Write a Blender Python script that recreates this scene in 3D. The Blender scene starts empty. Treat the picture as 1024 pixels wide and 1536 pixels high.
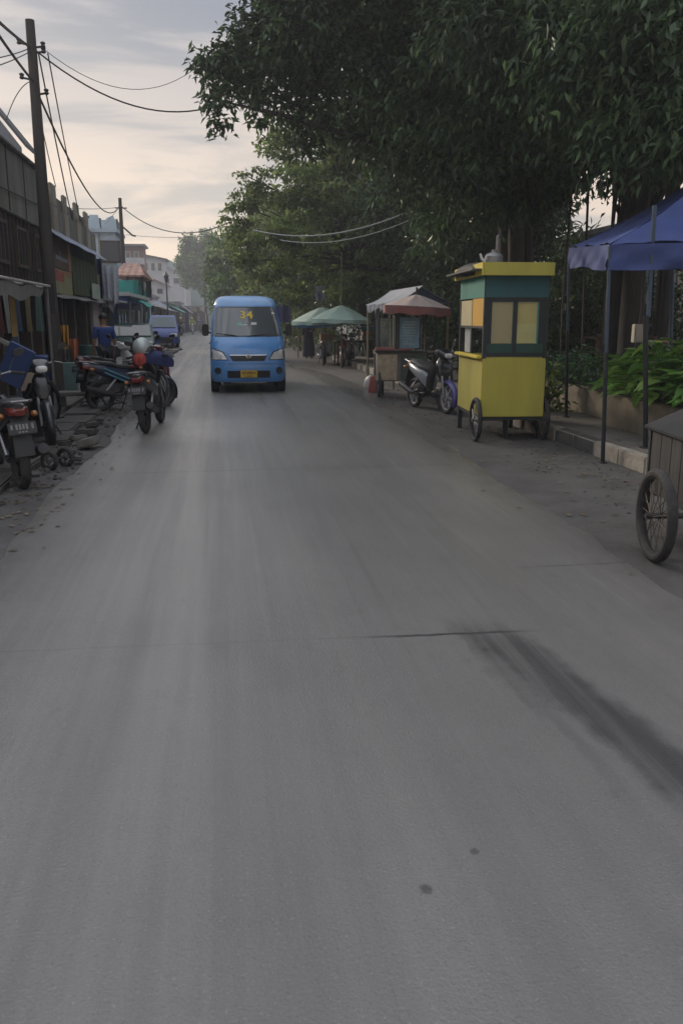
import bpy, bmesh, math, random
import numpy as np
from mathutils import Vector, Matrix

# ------------------------------------------------------------------ basics
sc = bpy.context.scene
COL = sc.collection
PI = math.pi
R = math.radians
F = 1250.0
TH = math.atan(290 / 1250)
PS = math.atan(182 / 1283.0)
H = 1.6
_s, _c = math.sin(TH), math.cos(TH)
_S, _C = math.sin(PS), math.cos(PS)

def ray(px, py):
    a = px - 512; b = 768 - py
    return (F * _S * _c + a * _C + b * _S * _s, F * _C * _c - a * _S + b * _C * _s, -F * _s + b * _c)
def gr(px, py, z=0.0):
    d = ray(px, py); t = (z - H) / d[2]
    return Vector((d[0] * t, d[1] * t, z))
def at(px, py, Y):
    d = ray(px, py); t = Y / d[1]
    return Vector((d[0] * t, Y, H + d[2] * t))
def atX(px, py, X):
    d = ray(px, py); t = X / d[0]
    return Vector((X, d[1] * t, H + d[2] * t))

# ------------------------------------------------------------------ materials
def _tree(name):
    m = bpy.data.materials.new(name); m.use_nodes = True
    nt = m.node_tree
    return m, nt, nt.nodes, nt.links, nt.nodes['Principled BSDF']

def M(name, col, rough=.6, metal=0.0, var=.14, scale=6.0, bump=0.0, dirt=.25, dirtcol=(.06, .05, .045), stretch=(1, 1, 1), coat=0.0, spec=.5):
    m, nt, N, L, P = _tree(name)
    tc = N.new('ShaderNodeTexCoord'); mp = N.new('ShaderNodeMapping')
    mp.inputs['Scale'].default_value = stretch
    L.new(tc.outputs['Object'], mp.inputs['Vector'])
    n1 = N.new('ShaderNodeTexNoise'); n1.inputs['Scale'].default_value = scale; n1.inputs['Detail'].default_value = 6
    L.new(mp.outputs[0], n1.inputs['Vector'])
    r1 = N.new('ShaderNodeMapRange'); r1.inputs[1].default_value = .25; r1.inputs[2].default_value = .75
    r1.inputs[3].default_value = 1 - var; r1.inputs[4].default_value = 1 + var
    L.new(n1.outputs[0], r1.inputs[0])
    mul = N.new('ShaderNodeMix'); mul.data_type = 'RGBA'; mul.blend_type = 'MULTIPLY'; mul.inputs[0].default_value = 1
    mul.inputs[6].default_value = (*col, 1)
    L.new(r1.outputs[0], mul.inputs[7])
    n2 = N.new('ShaderNodeTexNoise'); n2.inputs['Scale'].default_value = scale * .37; n2.inputs['Detail'].default_value = 9; n2.inputs['Roughness'].default_value = .7
    L.new(mp.outputs[0], n2.inputs['Vector'])
    r2 = N.new('ShaderNodeMapRange'); r2.inputs[1].default_value = .45; r2.inputs[2].default_value = .72
    r2.inputs[3].default_value = 0; r2.inputs[4].default_value = dirt
    L.new(n2.outputs[0], r2.inputs[0])
    mx = N.new('ShaderNodeMix'); mx.data_type = 'RGBA'
    L.new(r2.outputs[0], mx.inputs[0]); L.new(mul.outputs[2], mx.inputs[6]); mx.inputs[7].default_value = (*dirtcol, 1)
    L.new(mx.outputs[2], P.inputs['Base Color'])
    rr = N.new('ShaderNodeMapRange'); rr.inputs[3].default_value = rough; rr.inputs[4].default_value = min(1, rough + .35)
    L.new(r2.outputs[0], rr.inputs[0]); L.new(rr.outputs[0], P.inputs['Roughness'])
    P.inputs['Metallic'].default_value = metal
    P.inputs['Specular IOR Level'].default_value = spec
    P.inputs['Coat Weight'].default_value = coat
    P.inputs['Coat Roughness'].default_value = .08
    if bump:
        b = N.new('ShaderNodeBump'); b.inputs['Strength'].default_value = bump; b.inputs['Distance'].default_value = .02
        n3 = N.new('ShaderNodeTexNoise'); n3.inputs['Scale'].default_value = scale * 5; n3.inputs['Detail'].default_value = 5
        L.new(mp.outputs[0], n3.inputs['Vector']); L.new(n3.outputs[0], b.inputs['Height']); L.new(b.outputs[0], P.inputs['Normal'])
    return m

def glass(name, col=(.03, .035, .04), rough=.06, alpha=.55):
    m, nt, N, L, P = _tree(name)
    P.inputs['Base Color'].default_value = (*col, 1)
    P.inputs['Roughness'].default_value = rough
    P.inputs['Specular IOR Level'].default_value = .9
    P.inputs['Alpha'].default_value = alpha
    return m

def leafmat(name, c1, c2, c3, trans=.25, rough=.5):
    m, nt, N, L, P = _tree(name)
    g = N.new('ShaderNodeNewGeometry')
    cr = N.new('ShaderNodeValToRGB')
    e = cr.color_ramp.elements
    e[0].position = 0; e[0].color = (*c1, 1); e[1].position = 1; e[1].color = (*c3, 1)
    k = e.new(.6); k.color = (*c2, 1)
    L.new(g.outputs['Random Per Island'], cr.inputs[0])
    tc = N.new('ShaderNodeTexCoord')
    no = N.new('ShaderNodeTexNoise'); no.inputs['Scale'].default_value = .8; no.inputs['Detail'].default_value = 3
    L.new(tc.outputs['Object'], no.inputs['Vector'])
    mr = N.new('ShaderNodeMapRange'); mr.inputs[1].default_value = .3; mr.inputs[2].default_value = .7; mr.inputs[3].default_value = .45; mr.inputs[4].default_value = 1.9
    L.new(no.outputs[0], mr.inputs[0])
    mul = N.new('ShaderNodeMix'); mul.data_type = 'RGBA'; mul.blend_type = 'MULTIPLY'; mul.inputs[0].default_value = 1
    L.new(cr.outputs[0], mul.inputs[6]); L.new(mr.outputs[0], mul.inputs[7])
    L.new(mul.outputs[2], P.inputs['Base Color'])
    P.inputs['Roughness'].default_value = rough
    P.inputs['Specular IOR Level'].default_value = .35
    t = N.new('ShaderNodeBsdfTranslucent'); L.new(mul.outputs[2], t.inputs['Color'])
    ms = N.new('ShaderNodeMixShader'); ms.inputs[0].default_value = trans
    L.new(P.outputs[0], ms.inputs[1]); L.new(t.outputs[0], ms.inputs[2])
    L.new(ms.outputs[0], N['Material Output'].inputs['Surface'])
    return m

def stripes(name, ca, cb, axis=1, freq=8.0, rough=.7, duty=.5, var=.2, bump=.3):
    """painted or corrugated bands along one object axis, over noise"""
    m, nt, N, L, P = _tree(name)
    tc = N.new('ShaderNodeTexCoord'); sp = N.new('ShaderNodeSeparateXYZ'); L.new(tc.outputs['Object'], sp.inputs[0])
    w = N.new('ShaderNodeMath'); w.operation = 'MULTIPLY'; w.inputs[1].default_value = freq; L.new(sp.outputs[axis], w.inputs[0])
    fr = N.new('ShaderNodeMath'); fr.operation = 'FRACT'; L.new(w.outputs[0], fr.inputs[0])
    gt = N.new('ShaderNodeMath'); gt.operation = 'GREATER_THAN'; gt.inputs[1].default_value = duty; L.new(fr.outputs[0], gt.inputs[0])
    mx = N.new('ShaderNodeMix'); mx.data_type = 'RGBA'; mx.inputs[6].default_value = (*ca, 1); mx.inputs[7].default_value = (*cb, 1)
    L.new(gt.outputs[0], mx.inputs[0])
    no = N.new('ShaderNodeTexNoise'); no.inputs['Scale'].default_value = 3; no.inputs['Detail'].default_value = 8; L.new(tc.outputs['Object'], no.inputs['Vector'])
    mr = N.new('ShaderNodeMapRange'); mr.inputs[1].default_value = .3; mr.inputs[2].default_value = .7; mr.inputs[3].default_value = 1 - var; mr.inputs[4].default_value = 1 + var
    L.new(no.outputs[0], mr.inputs[0])
    mul = N.new('ShaderNodeMix'); mul.data_type = 'RGBA'; mul.blend_type = 'MULTIPLY'; mul.inputs[0].default_value = 1
    L.new(mx.outputs[2], mul.inputs[6]); L.new(mr.outputs[0], mul.inputs[7]); L.new(mul.outputs[2], P.inputs['Base Color'])
    P.inputs['Roughness'].default_value = rough
    if bump:
        b = N.new('ShaderNodeBump'); b.inputs['Strength'].default_value = bump; b.inputs['Distance'].default_value = .03
        sn = N.new('ShaderNodeMath'); sn.operation = 'PINGPONG'; sn.inputs[1].default_value = .5; L.new(w.outputs[0], sn.inputs[0])
        L.new(sn.outputs[0], b.inputs['Height']); L.new(b.outputs[0], P.inputs['Normal'])
    return m

# ------------------------------------------------------------------ mesh collector
class MB:
    def __init__(s): s.v = []; s.f = []; s.mi = []; s.m = 0
    def add(s, vs, fs):
        o = len(s.v); s.v += [tuple(p) for p in vs]
        for q in fs: s.f.append(tuple(o + i for i in q)); s.mi.append(s.m)
        return s
    def obox(s, c, size, rot=None):
        c = Vector(c); hx, hy, hz = size[0] / 2, size[1] / 2, size[2] / 2
        vs = []
        for x, y, z in ((-1, -1, -1), (1, -1, -1), (1, 1, -1), (-1, 1, -1), (-1, -1, 1), (1, -1, 1), (1, 1, 1), (-1, 1, 1)):
            p = Vector((x * hx, y * hy, z * hz))
            if rot is not None: p = rot @ p
            vs.append(c + p)
        return s.add(vs, ((0, 3, 2, 1), (4, 5, 6, 7), (0, 1, 5, 4), (1, 2, 6, 5), (2, 3, 7, 6), (3, 0, 4, 7)))
    def box(s, x0, x1, y0, y1, z0, z1):
        return s.obox(((x0 + x1) / 2, (y0 + y1) / 2, (z0 + z1) / 2), (abs(x1 - x0), abs(y1 - y0), abs(z1 - z0)))
    def rings(s, rings, cap0=True, cap1=True, closed=True):
        n = len(rings[0]); vs = [p for r in rings for p in r]; fs = []
        for i in range(len(rings) - 1):
            for j in range(n if closed else n - 1):
                k = (j + 1) % n
                fs.append((i * n + j, i * n + k, (i + 1) * n + k, (i + 1) * n + j))
        if cap0: fs.append(tuple(range(n - 1, -1, -1)))
        if cap1: fs.append(tuple((len(rings) - 1) * n + j for j in range(n)))
        return s.add(vs, fs)
    def tube(s, pts, r, n=8, cap=True):
        pts = [Vector(p) for p in pts]; k = len(pts)
        if not isinstance(r, (list, tuple)): r = [r] * k
        rings = []; nrm = None
        for i, p in enumerate(pts):
            t = (pts[min(i + 1, k - 1)] - pts[max(i - 1, 0)])
            t = t.normalized() if t.length > 1e-9 else Vector((0, 0, 1))
            if nrm is None:
                a = Vector((0, 0, 1)) if abs(t.z) < .9 else Vector((1, 0, 0))
                nrm = (a - t * a.dot(t)).normalized()
            else:
                nrm = (nrm - t * nrm.dot(t)); nrm = nrm.normalized() if nrm.length > 1e-6 else t.orthogonal().normalized()
            b = t.cross(nrm)
            rings.append([p + (nrm * math.cos(2 * PI * j / n) + b * math.sin(2 * PI * j / n)) * r[i] for j in range(n)])
        return s.rings(rings, cap, cap)
    def loft(s, secs, n=16, p=2.4, cap=True):
        rings = []
        for c, u, v in secs:
            c, u, v = Vector(c), Vector(u), Vector(v); ring = []
            for j in range(n):
                a = 2 * PI * j / n; ca, sa = math.cos(a), math.sin(a)
                ring.append(c + u * (math.copysign(abs(ca) ** (2 / p), ca)) + v * (math.copysign(abs(sa) ** (2 / p), sa)))
            rings.append(ring)
        return s.rings(rings, cap, cap)
    def lathe(s, prof, c=(0, 0, 0), n=20, axis='Z'):
        c = Vector(c); rings = []
        for r, h in prof:
            ring = []
            for j in range(n):
                a = 2 * PI * j / n; x, y = r * math.cos(a), r * math.sin(a)
                ring.append(c + (Vector((x, y, h)) if axis == 'Z' else Vector((h, x, y)) if axis == 'X' else Vector((y, h, x))))
            rings.append(ring)
        return s.rings(rings)
    def torus(s, c, Rr, r, axis='X', n=28, m=10, flat=1.0):
        c = Vector(c); rings = []
        for i in range(n + 1):
            a = 2 * PI * i / n; ring = []
            for j in range(m):
                b = 2 * PI * j / m; rad = Rr + r * math.cos(b); h = r * flat * math.sin(b)
                x, y = rad * math.cos(a), rad * math.sin(a)
                ring.append(c + (Vector((h, x, y)) if axis == 'X' else Vector((x, h, y)) if axis == 'Y' else Vector((x, y, h))))
            rings.append(ring)
        return s.rings(rings, False, False)
    def sphere(s, c, r, n=14, m=9, z0=-1.0, z1=1.0):
        if not isinstance(r, (tuple, list)): r = (r, r, r)
        c = Vector(c); rings = []
        t0, t1 = math.asin(max(-.999, z0)), math.asin(min(.999, z1))
        for i in range(m + 1):
            t = t0 + (t1 - t0) * i / m
            rings.append([c + Vector((r[0] * math.cos(t) * math.cos(2 * PI * j / n), r[1] * math.cos(t) * math.sin(2 * PI * j / n), r[2] * math.sin(t))) for j in range(n)])
        return s.rings(rings)
    def grid(s, fn, nu, nv):
        vs = [fn(i / nu, j / nv) for j in range(nv + 1) for i in range(nu + 1)]
        fs = [(j * (nu + 1) + i, j * (nu + 1) + i + 1, (j + 1) * (nu + 1) + i + 1, (j + 1) * (nu + 1) + i) for j in range(nv) for i in range(nu)]
        return s.add(vs, fs)
    def slab(s, fn, nu, nv, off):
        """grid with thickness: off is the vector to its back"""
        off = Vector(off); W = nu + 1; K = W * (nv + 1)
        vs = [Vector(fn(i / nu, j / nv)) for j in range(nv + 1) for i in range(nu + 1)]
        vs = vs + [p + off for p in vs]
        fs = []
        for j in range(nv):
            for i in range(nu):
                a = j * W + i; q = (a, a + 1, a + W + 1, a + W)
                fs.append(q); fs.append(tuple(K + k for k in reversed(q)))
        rim = [i for i in range(W)] + [j * W + nu for j in range(1, nv + 1)] + [nv * W + i for i in range(nu - 1, -1, -1)] + [j * W for j in range(nv - 1, 0, -1)]
        for k in range(len(rim)):
            a, b = rim[k], rim[(k + 1) % len(rim)]
            fs.append((b, a, K + a, K + b))
        return s.add(vs, fs)
    def prism(s, poly, axis, d0, d1):
        """polygon of (a,b) pushed along an axis"""
        def P(a, b, d): return (d, a, b) if axis == 'X' else (a, d, b) if axis == 'Y' else (a, b, d)
        n = len(poly); vs = [P(a, b, d0) for a, b in poly] + [P(a, b, d1) for a, b in poly]
        fs = [tuple(range(n - 1, -1, -1)), tuple(range(n, 2 * n))] + [(i, (i + 1) % n, n + (i + 1) % n, n + i) for i in range(n)]
        return s.add(vs, fs)
    def build(s, name, mats, parent=None, bevel=0.0, world=False, ang=35, loc=None):
        if not isinstance(mats, (list, tuple)): mats = [mats]
        me = bpy.data.meshes.new(name)
        vs = s.v
        if world and parent is not None:
            inv = wm(parent).inverted(); vs = [tuple(inv @ Vector(p)) for p in vs]
        if loc is not None: vs = [(p[0] - loc[0], p[1] - loc[1], p[2] - loc[2]) for p in vs]
        me.from_pydata(vs, [], s.f)
        for m in mats: me.materials.append(m)
        me.polygons.foreach_set('material_index', s.mi)
        bm = bmesh.new(); bm.from_mesh(me)
        bmesh.ops.recalc_face_normals(bm, faces=bm.faces)
        if bevel:
            es = [e for e in bm.edges if len(e.link_faces) == 2 and e.calc_face_angle(0) > R(30)]
            bmesh.ops.bevel(bm, geom=es, offset=bevel, segments=2, affect='EDGES', clamp_overlap=True)
        for f in bm.faces: f.smooth = True
        bm.to_mesh(me); bm.free()
        me.set_sharp_from_angle(angle=R(ang))
        o = bpy.data.objects.new(name, me); COL.objects.link(o)
        if parent is not None: o.parent = parent
        if loc is not None: o.location = loc
        return o

def wm(o):
    m = o.matrix_basis.copy()
    if o.parent: m = wm(o.parent) @ m
    return m
def tag(o, label=None, cat=None, group=None, kind=None):
    if label: o['label'] = label
    if cat: o['category'] = cat
    if group: o['group'] = group
    if kind: o['kind'] = kind
    return o
def thing(name, label, cat, loc=(0, 0, 0), rz=0.0, group=None):
    o = bpy.data.objects.new(name, None); COL.objects.link(o)
    o.empty_display_size = .2; o.location = loc; o.rotation_euler = (0, 0, rz)
    return tag(o, label, cat, group)
KIDS = {}
def dup(root, loc, rz, label=None, scale=None):
    def cp(o, par):
        c = o.copy(); COL.objects.link(c)
        if par is not None: c.parent = par
        for ch in o.children: cp(ch, c)
        return c
    r = cp(root, None); r.location = loc; r.rotation_euler = (0, 0, rz)
    if scale: r.scale = (scale,) * 3
    if label: r['label'] = label
    return r

# ------------------------------------------------------------------ palette
rng = random.Random(7)
BLACKP = M('black_plastic', (.018, .018, .02), .45, 0, .2, 12)
RUBBER = M('rubber', (.022, .021, .021), .8, 0, .25, 20, .2, dirt=.5, dirtcol=(.09, .08, .07))
CHROME = M('chrome', (.6, .6, .6), .22, 1.0, .1, 10, dirt=.3)
STEEL = M('steel', (.28, .28, .29), .42, .9, .15, 14, dirt=.4, dirtcol=(.12, .08, .05))
IRON = M('dark_iron', (.05, .05, .055), .55, .5, .2, 12, dirt=.4, dirtcol=(.12, .07, .04))
WHITEP = M('white_plastic', (.62, .62, .6), .4, 0, .1, 6, dirt=.3)
REDLENS = M('red_lens', (.13, .016, .012), .2, 0, .1, 10, dirt=.1)
AMBER = M('amber_lens', (.28, .10, .02), .2, 0, .1, 10, dirt=.1)
LENS = M('clear_lens', (.68, .68, .66), .12, .2, .15, 20, dirt=.1)
SEATM = M('seat_vinyl', (.02, .02, .022), .55, 0, .15, 30, .15)
SKIN = M('skin', (.28, .15, .09), .6, 0, .06, 10, dirt=0)
HAIR = M('black_hair', (.012, .01, .01), .6, 0, .2, 30)
PLATE = M('plate_black', (.03, .03, .033), .5, 0, .1, 10)
PLATETXT = M('plate_paint', (.22, .22, .22), .6, 0, .2, 30)
# ------------------------------------------------------------------ camera, light, sky
cd = bpy.data.cameras.new('camera'); cam = bpy.data.objects.new('camera', cd); COL.objects.link(cam)
cam.location = (0, 0, H); cam.rotation_euler = (PI / 2 - TH, 0, -PS)
cd.sensor_fit = 'VERTICAL'; cd.sensor_height = 36; cd.lens = 36 * F / 1536
cd.clip_start = .05; cd.clip_end = 3000
sc.camera = cam
sc.view_settings.view_transform = 'Standard'; sc.view_settings.look = 'None'
sc.view_settings.exposure = 0.48; sc.view_settings.gamma = 1
SUN_AZ, SUN_EL = R(-32), R(20)          # ahead and to the left of the road
w = bpy.data.worlds.new('World'); sc.world = w; w.use_nodes = True
nt = w.node_tree; N = nt.nodes; L = nt.links
bg = N['Background']; bg.inputs['Strength'].default_value = .1
sky = N.new('ShaderNodeTexSky'); sky.sky_type = 'NISHITA'; sky.sun_disc = False
sky.sun_elevation = SUN_EL; sky.sun_rotation = SUN_AZ; sky.dust_density = 3
tc = N.new('ShaderNodeTexCoord'); sep = N.new('ShaderNodeSeparateXYZ'); L.new(tc.outputs['Generated'], sep.inputs[0])
cr = N.new('ShaderNodeValToRGB'); el = cr.color_ramp.elements
K = 1 / .1
SK = [(0.0, (.66, .53, .42)), (.06, (.74, .59, .46)), (.14, (.66, .54, .44)), (.22, (.46, .41, .385)), (.31, (.325, .318, .335)), (.5, (.62, .62, .65)), (1.0, (1.2, 1.22, 1.27))]
el[0].position = SK[0][0]; el[0].color = (*SK[0][1], 1); el[1].position = 1; el[1].color = (*SK[-1][1], 1)
for p, c in SK[1:-1]:
    e = el.new(p); e.color = (*c, 1)
L.new(sep.outputs[2], cr.inputs[0])
mp = N.new('ShaderNodeMapping'); mp.inputs['Scale'].default_value = (1.6, 1.6, 9); mp.inputs['Rotation'].default_value = (0, R(6), R(20))
L.new(tc.outputs['Generated'], mp.inputs['Vector'])
no = N.new('ShaderNodeTexNoise'); no.inputs['Scale'].default_value = 2.1; no.inputs['Detail'].default_value = 7; no.inputs['Roughness'].default_value = .55; no.inputs['Distortion'].default_value = .4
L.new(mp.outputs[0], no.inputs['Vector'])
mr = N.new('ShaderNodeMapRange'); mr.inputs[1].default_value = .44; mr.inputs[2].default_value = .60; mr.interpolation_type = 'SMOOTHSTEP'
L.new(no.outputs[0], mr.inputs[0])
gm = N.new('ShaderNodeMix'); gm.data_type = 'RGBA'; gm.blend_type = 'MULTIPLY'
gm.inputs[7].default_value = (.60, .68, .78, 1)
L.new(mr.outputs[0], gm.inputs[0]); L.new(cr.outputs[0], gm.inputs[6])
sc10 = N.new('ShaderNodeMix'); sc10.data_type = 'RGBA'; sc10.blend_type = 'MULTIPLY'; sc10.inputs[0].default_value = 1
sc10.inputs[7].default_value = (K, K, K, 1); L.new(gm.outputs[2], sc10.inputs[6])
sc10.clamp_result = False
mixs = N.new('ShaderNodeMix'); mixs.data_type = 'RGBA'; mixs.inputs[0].default_value = .92
L.new(sky.outputs[0], mixs.inputs[6]); L.new(sc10.outputs[2], mixs.inputs[7])
L.new(mixs.outputs[2], bg.inputs['Color'])
sl = bpy.data.lights.new('sun', 'SUN'); sl.energy = 2.2; sl.angle = R(11); sl.color = (1, .86, .70)
so = bpy.data.objects.new('sun', sl); COL.objects.link(so)
d = Vector((math.sin(SUN_AZ) * math.cos(SUN_EL), math.cos(SUN_AZ) * math.cos(SUN_EL), math.sin(SUN_EL)))
so.rotation_euler = d.to_track_quat('Z', 'Y').to_euler()

# ------------------------------------------------------------------ ground
def lin(nodes, links, vec, a, b, c):
    """a*x + b*y + c from a position"""
    dd = nodes.new('ShaderNodeVectorMath'); dd.operation = 'DOT_PRODUCT'; dd.inputs[1].default_value = (a, b, 0)
    links.new(vec, dd.inputs[0])
    ad = nodes.new('ShaderNodeMath'); ad.operation = 'ADD'; ad.inputs[1].default_value = c; links.new(dd.outputs['Value'], ad.inputs[0])
    return ad.outputs[0]
def mth(N, L, op, a, b=None):
    m = N.new('ShaderNodeMath'); m.operation = op
    for i, q in enumerate((a, b)):
        if q is None: continue
        if isinstance(q, (int, float)): m.inputs[i].default_value = q
        else: L.new(q, m.inputs[i])
    return m.outputs[0]
def smooth(N, L, x, e0, e1, o0=0.0, o1=1.0):
    m = N.new('ShaderNodeMapRange'); m.interpolation_type = 'SMOOTHSTEP'
    m.inputs[1].default_value = e0; m.inputs[2].default_value = e1; m.inputs[3].default_value = o0; m.inputs[4].default_value = o1
    L.new(x, m.inputs[0]); return m.outputs[0]

def road_mat():
    m, nt, N, L, P = _tree('worn_concrete')
    g = N.new('ShaderNodeNewGeometry'); pos = g.outputs['Position']
    def noise(scale, stretch, detail=8, rough=.6):
        mp = N.new('ShaderNodeMapping'); mp.inputs['Scale'].default_value = stretch; L.new(pos, mp.inputs['Vector'])
        n = N.new('ShaderNodeTexNoise'); n.inputs['Scale'].default_value = scale; n.inputs['Detail'].default_value = detail; n.inputs['Roughness'].default_value = rough
        L.new(mp.outputs[0], n.inputs['Vector']); return n.outputs[0]
    n_big = noise(.45, (1, .6, 1)); n_str = noise(9, (1.6, .03, 1), 8); n_fine = noise(95, (1, 1, 1), 3); n_mid = noise(5, (1, .8, 1), 8, .7)
    n_lane = noise(2.0, (1.5, .04, 1), 5)
    col = N.new('ShaderNodeMix'); col.data_type = 'RGBA'; col.inputs[6].default_value = (.130, .121, .114, 1); col.inputs[7].default_value = (.202, .187, .174, 1)
    f = mth(N, L, 'ADD', mth(N, L, 'MULTIPLY', n_big, .55), mth(N, L, 'MULTIPLY', n_lane, .55))
    L.new(smooth(N, L, f, .38, .74), col.inputs[0])
    def darken(prev, fac, c):
        x = N.new('ShaderNodeMix'); x.data_type = 'RGBA'; L.new(fac, x.inputs[0]); L.new(prev, x.inputs[6]); x.inputs[7].default_value = (*c, 1); return x.outputs[2]
    c = col.outputs[2]
    c = darken(c, smooth(N, L, n_str, .54, .78, 0, .32), (.085, .081, .077))        # tyre streaks
    c = darken(c, smooth(N, L, n_str, .46, .24, 0, .18), (.27, .255, .235))
    c = darken(c, smooth(N, L, n_mid, .55, .78, 0, .35), (.085, .08, .077))
    c = darken(c, smooth(N, L, n_fine, .55, .75, 0, .45), (.07, .068, .066))          # grit
    c = darken(c, smooth(N, L, n_fine, .42, .25, 0, .35), (.33, .32, .30))
    # dark wet track running off to the lower right
    wob = mth(N, L, 'MULTIPLY', mth(N, L, 'SUBTRACT', n_mid, .5), .22)
    wob2 = mth(N, L, 'MULTIPLY', mth(N, L, 'SUBTRACT', n_big, .5), .25)
    def band(p, q, w0, w1, amt, col, soft=.05, y0=None, y1=None):
        nonlocal c
        dx, dy = q[0] - p[0], q[1] - p[1]; ln = math.hypot(dx, dy); nx, ny = -dy / ln, dx / ln
        dist = mth(N, L, 'ABSOLUTE', mth(N, L, 'ADD', mth(N, L, 'ADD', lin(N, L, pos, nx, ny, -(nx * p[0] + ny * p[1])), wob), wob2))
        t = lin(N, L, pos, dx / ln, dy / ln, -(dx * p[0] + dy * p[1]) / ln)
        fac = mth(N, L, 'MULTIPLY', smooth(N, L, dist, w0, w1, amt, 0), mth(N, L, 'MULTIPLY', smooth(N, L, t, -soft, soft), smooth(N, L, t, ln - soft, ln + soft, 1, 0)))
        streak = smooth(N, L, n_str, .30, .62, .45, 1.0)
        c = darken(c, mth(N, L, 'MULTIPLY', fac, streak), col)
    band((1.33, 3.98), (1.68, 1.95), .07, .20, .92, (.042, .040, .039), .30)
    band((1.17, 4.05), (1.33, 2.5), .012, .06, .38, (.075, .073, .07), .3)
    band((1.62, 4.6), (2.05, 2.2), .03, .3, .30, (.11, .105, .1), .6)
    # joints between slabs
    def joint(y0, slope, xr, wd, amt):
        nonlocal c
        d_ = mth(N, L, 'ABSOLUTE', mth(N, L, 'ADD', lin(N, L, pos, -slope, 1, -y0), mth(N, L, 'MULTIPLY', mth(N, L, 'SUBTRACT', n_mid, .5), .06)))
        sx = N.new('ShaderNodeSeparateXYZ'); L.new(pos, sx.inputs[0])
        inx = mth(N, L, 'MULTIPLY', smooth(N, L, sx.outputs[0], xr[0] - .2, xr[0] + .2), smooth(N, L, sx.outputs[0], xr[1] - .15, xr[1] + .15, 1, 0))
        fac = mth(N, L, 'MULTIPLY', smooth(N, L, d_, wd * .3, wd, amt, 0), mth(N, L, 'MULTIPLY', inx, smooth(N, L, n_mid, .3, .5, .3, 1)))
        c = darken(c, fac, (.05, .048, .046))
    joint(3.98, -.03, (-2.2, .8), .010, .28); joint(3.97, -.03, (.75, 1.5), .022, 1.0)
    joint(4.98, .02, (1.9, 3.2), .014, .75)
    for yj in (8.9, 12.4, 15.4, 19.5, 24, 29, 35, 42): joint(yj, .03 * math.sin(yj), (-3, 4), .05, .45)
    sy = N.new('ShaderNodeSeparateXYZ'); L.new(pos, sy.inputs[0])
    yy = mth(N, L, 'ADD', sy.outputs[1], mth(N, L, 'MULTIPLY', mth(N, L, 'SUBTRACT', n_big, .5), 1.6))
    pale = mth(N, L, 'MULTIPLY', mth(N, L, 'MULTIPLY', smooth(N, L, yy, 10.6, 12.2), smooth(N, L, yy, 13.2, 14.4, 1, 0)), smooth(N, L, sy.outputs[0], 1.2, -.4, 0, .6))
    c = darken(c, mth(N, L, 'MULTIPLY', pale, smooth(N, L, n_mid, .25, .6, .4, 1)), (.36, .335, .30))
    # two oil spots
    for (ox, oy, r_) in ((.53, 2.02, .018), (.72, 2.17, .012)):
        vd = N.new('ShaderNodeVectorMath'); vd.operation = 'DISTANCE'; vd.inputs[1].default_value = (ox, oy, .012); L.new(pos, vd.inputs[0])
        dd = mth(N, L, 'ADD', vd.outputs['Value'], mth(N, L, 'ADD', mth(N, L, 'MULTIPLY', mth(N, L, 'SUBTRACT', n_fine, .5), .03), mth(N, L, 'MULTIPLY', mth(N, L, 'SUBTRACT', n_mid, .5), .07)))
        c = darken(c, smooth(N, L, dd, r_ * .5, r_ * 1.3, .7, 0), (.04, .038, .038))
    # dirt along the edges
    sx = N.new('ShaderNodeSeparateXYZ'); L.new(pos, sx.inputs[0])
    ed = mth(N, L, 'ADD', sx.outputs[0], mth(N, L, 'MULTIPLY', n_big, .9))
    c = darken(c, mth(N, L, 'MULTIPLY', smooth(N, L, ed, -.45, -1.35, 0, .85), smooth(N, L, n_mid, .3, .6, .5, 1)), (.062, .056, .05))
    c = darken(c, mth(N, L, 'MULTIPLY', smooth(N, L, ed, 2.6, 3.3, 0, .9), smooth(N, L, n_mid, .25, .62, .3, 1)), (.075, .069, .063))
    L.new(c, P.inputs['Base Color'])
    vo = N.new('ShaderNodeTexVoronoi'); vo.feature = 'DISTANCE_TO_EDGE'; vo.inputs['Scale'].default_value = .42
    wv = N.new('ShaderNodeVectorMath'); wv.operation = 'ADD'; wn = N.new('ShaderNodeTexNoise'); wn.inputs['Scale'].default_value = 2.2; wn.inputs['Detail'].default_value = 6; L.new(pos, wn.inputs['Vector'])
    L.new(pos, wv.inputs[0]); L.new(wn.outputs['Color'], wv.inputs[1]); L.new(wv.outputs[0], vo.inputs['Vector'])
    crk = mth(N, L, 'MULTIPLY', smooth(N, L, vo.outputs['Distance'], .001, .004, .30, 0), smooth(N, L, n_big, .52, .64))
    c = darken(c, crk, (.05, .048, .045))
    pn = noise(.8, (1, .5, 1), 2, .4)
    c = darken(c, smooth(N, L, pn, .60, .63, 0, .22), (.11, .106, .10))
    L.new(c, P.inputs['Base Color'])
    L.new(smooth(N, L, n_lane, .35, .7, .46, .27), P.inputs['Roughness'])
    P.inputs['Specular IOR Level'].default_value = .65
    b = N.new('ShaderNodeBump'); b.inputs['Strength'].default_value = .35; b.inputs['Distance'].default_value = .006
    L.new(mth(N, L, 'ADD', n_fine, mth(N, L, 'MULTIPLY', n_mid, 1.5)), b.inputs['Height']); L.new(b.outputs[0], P.inputs['Normal'])
    return m

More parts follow.
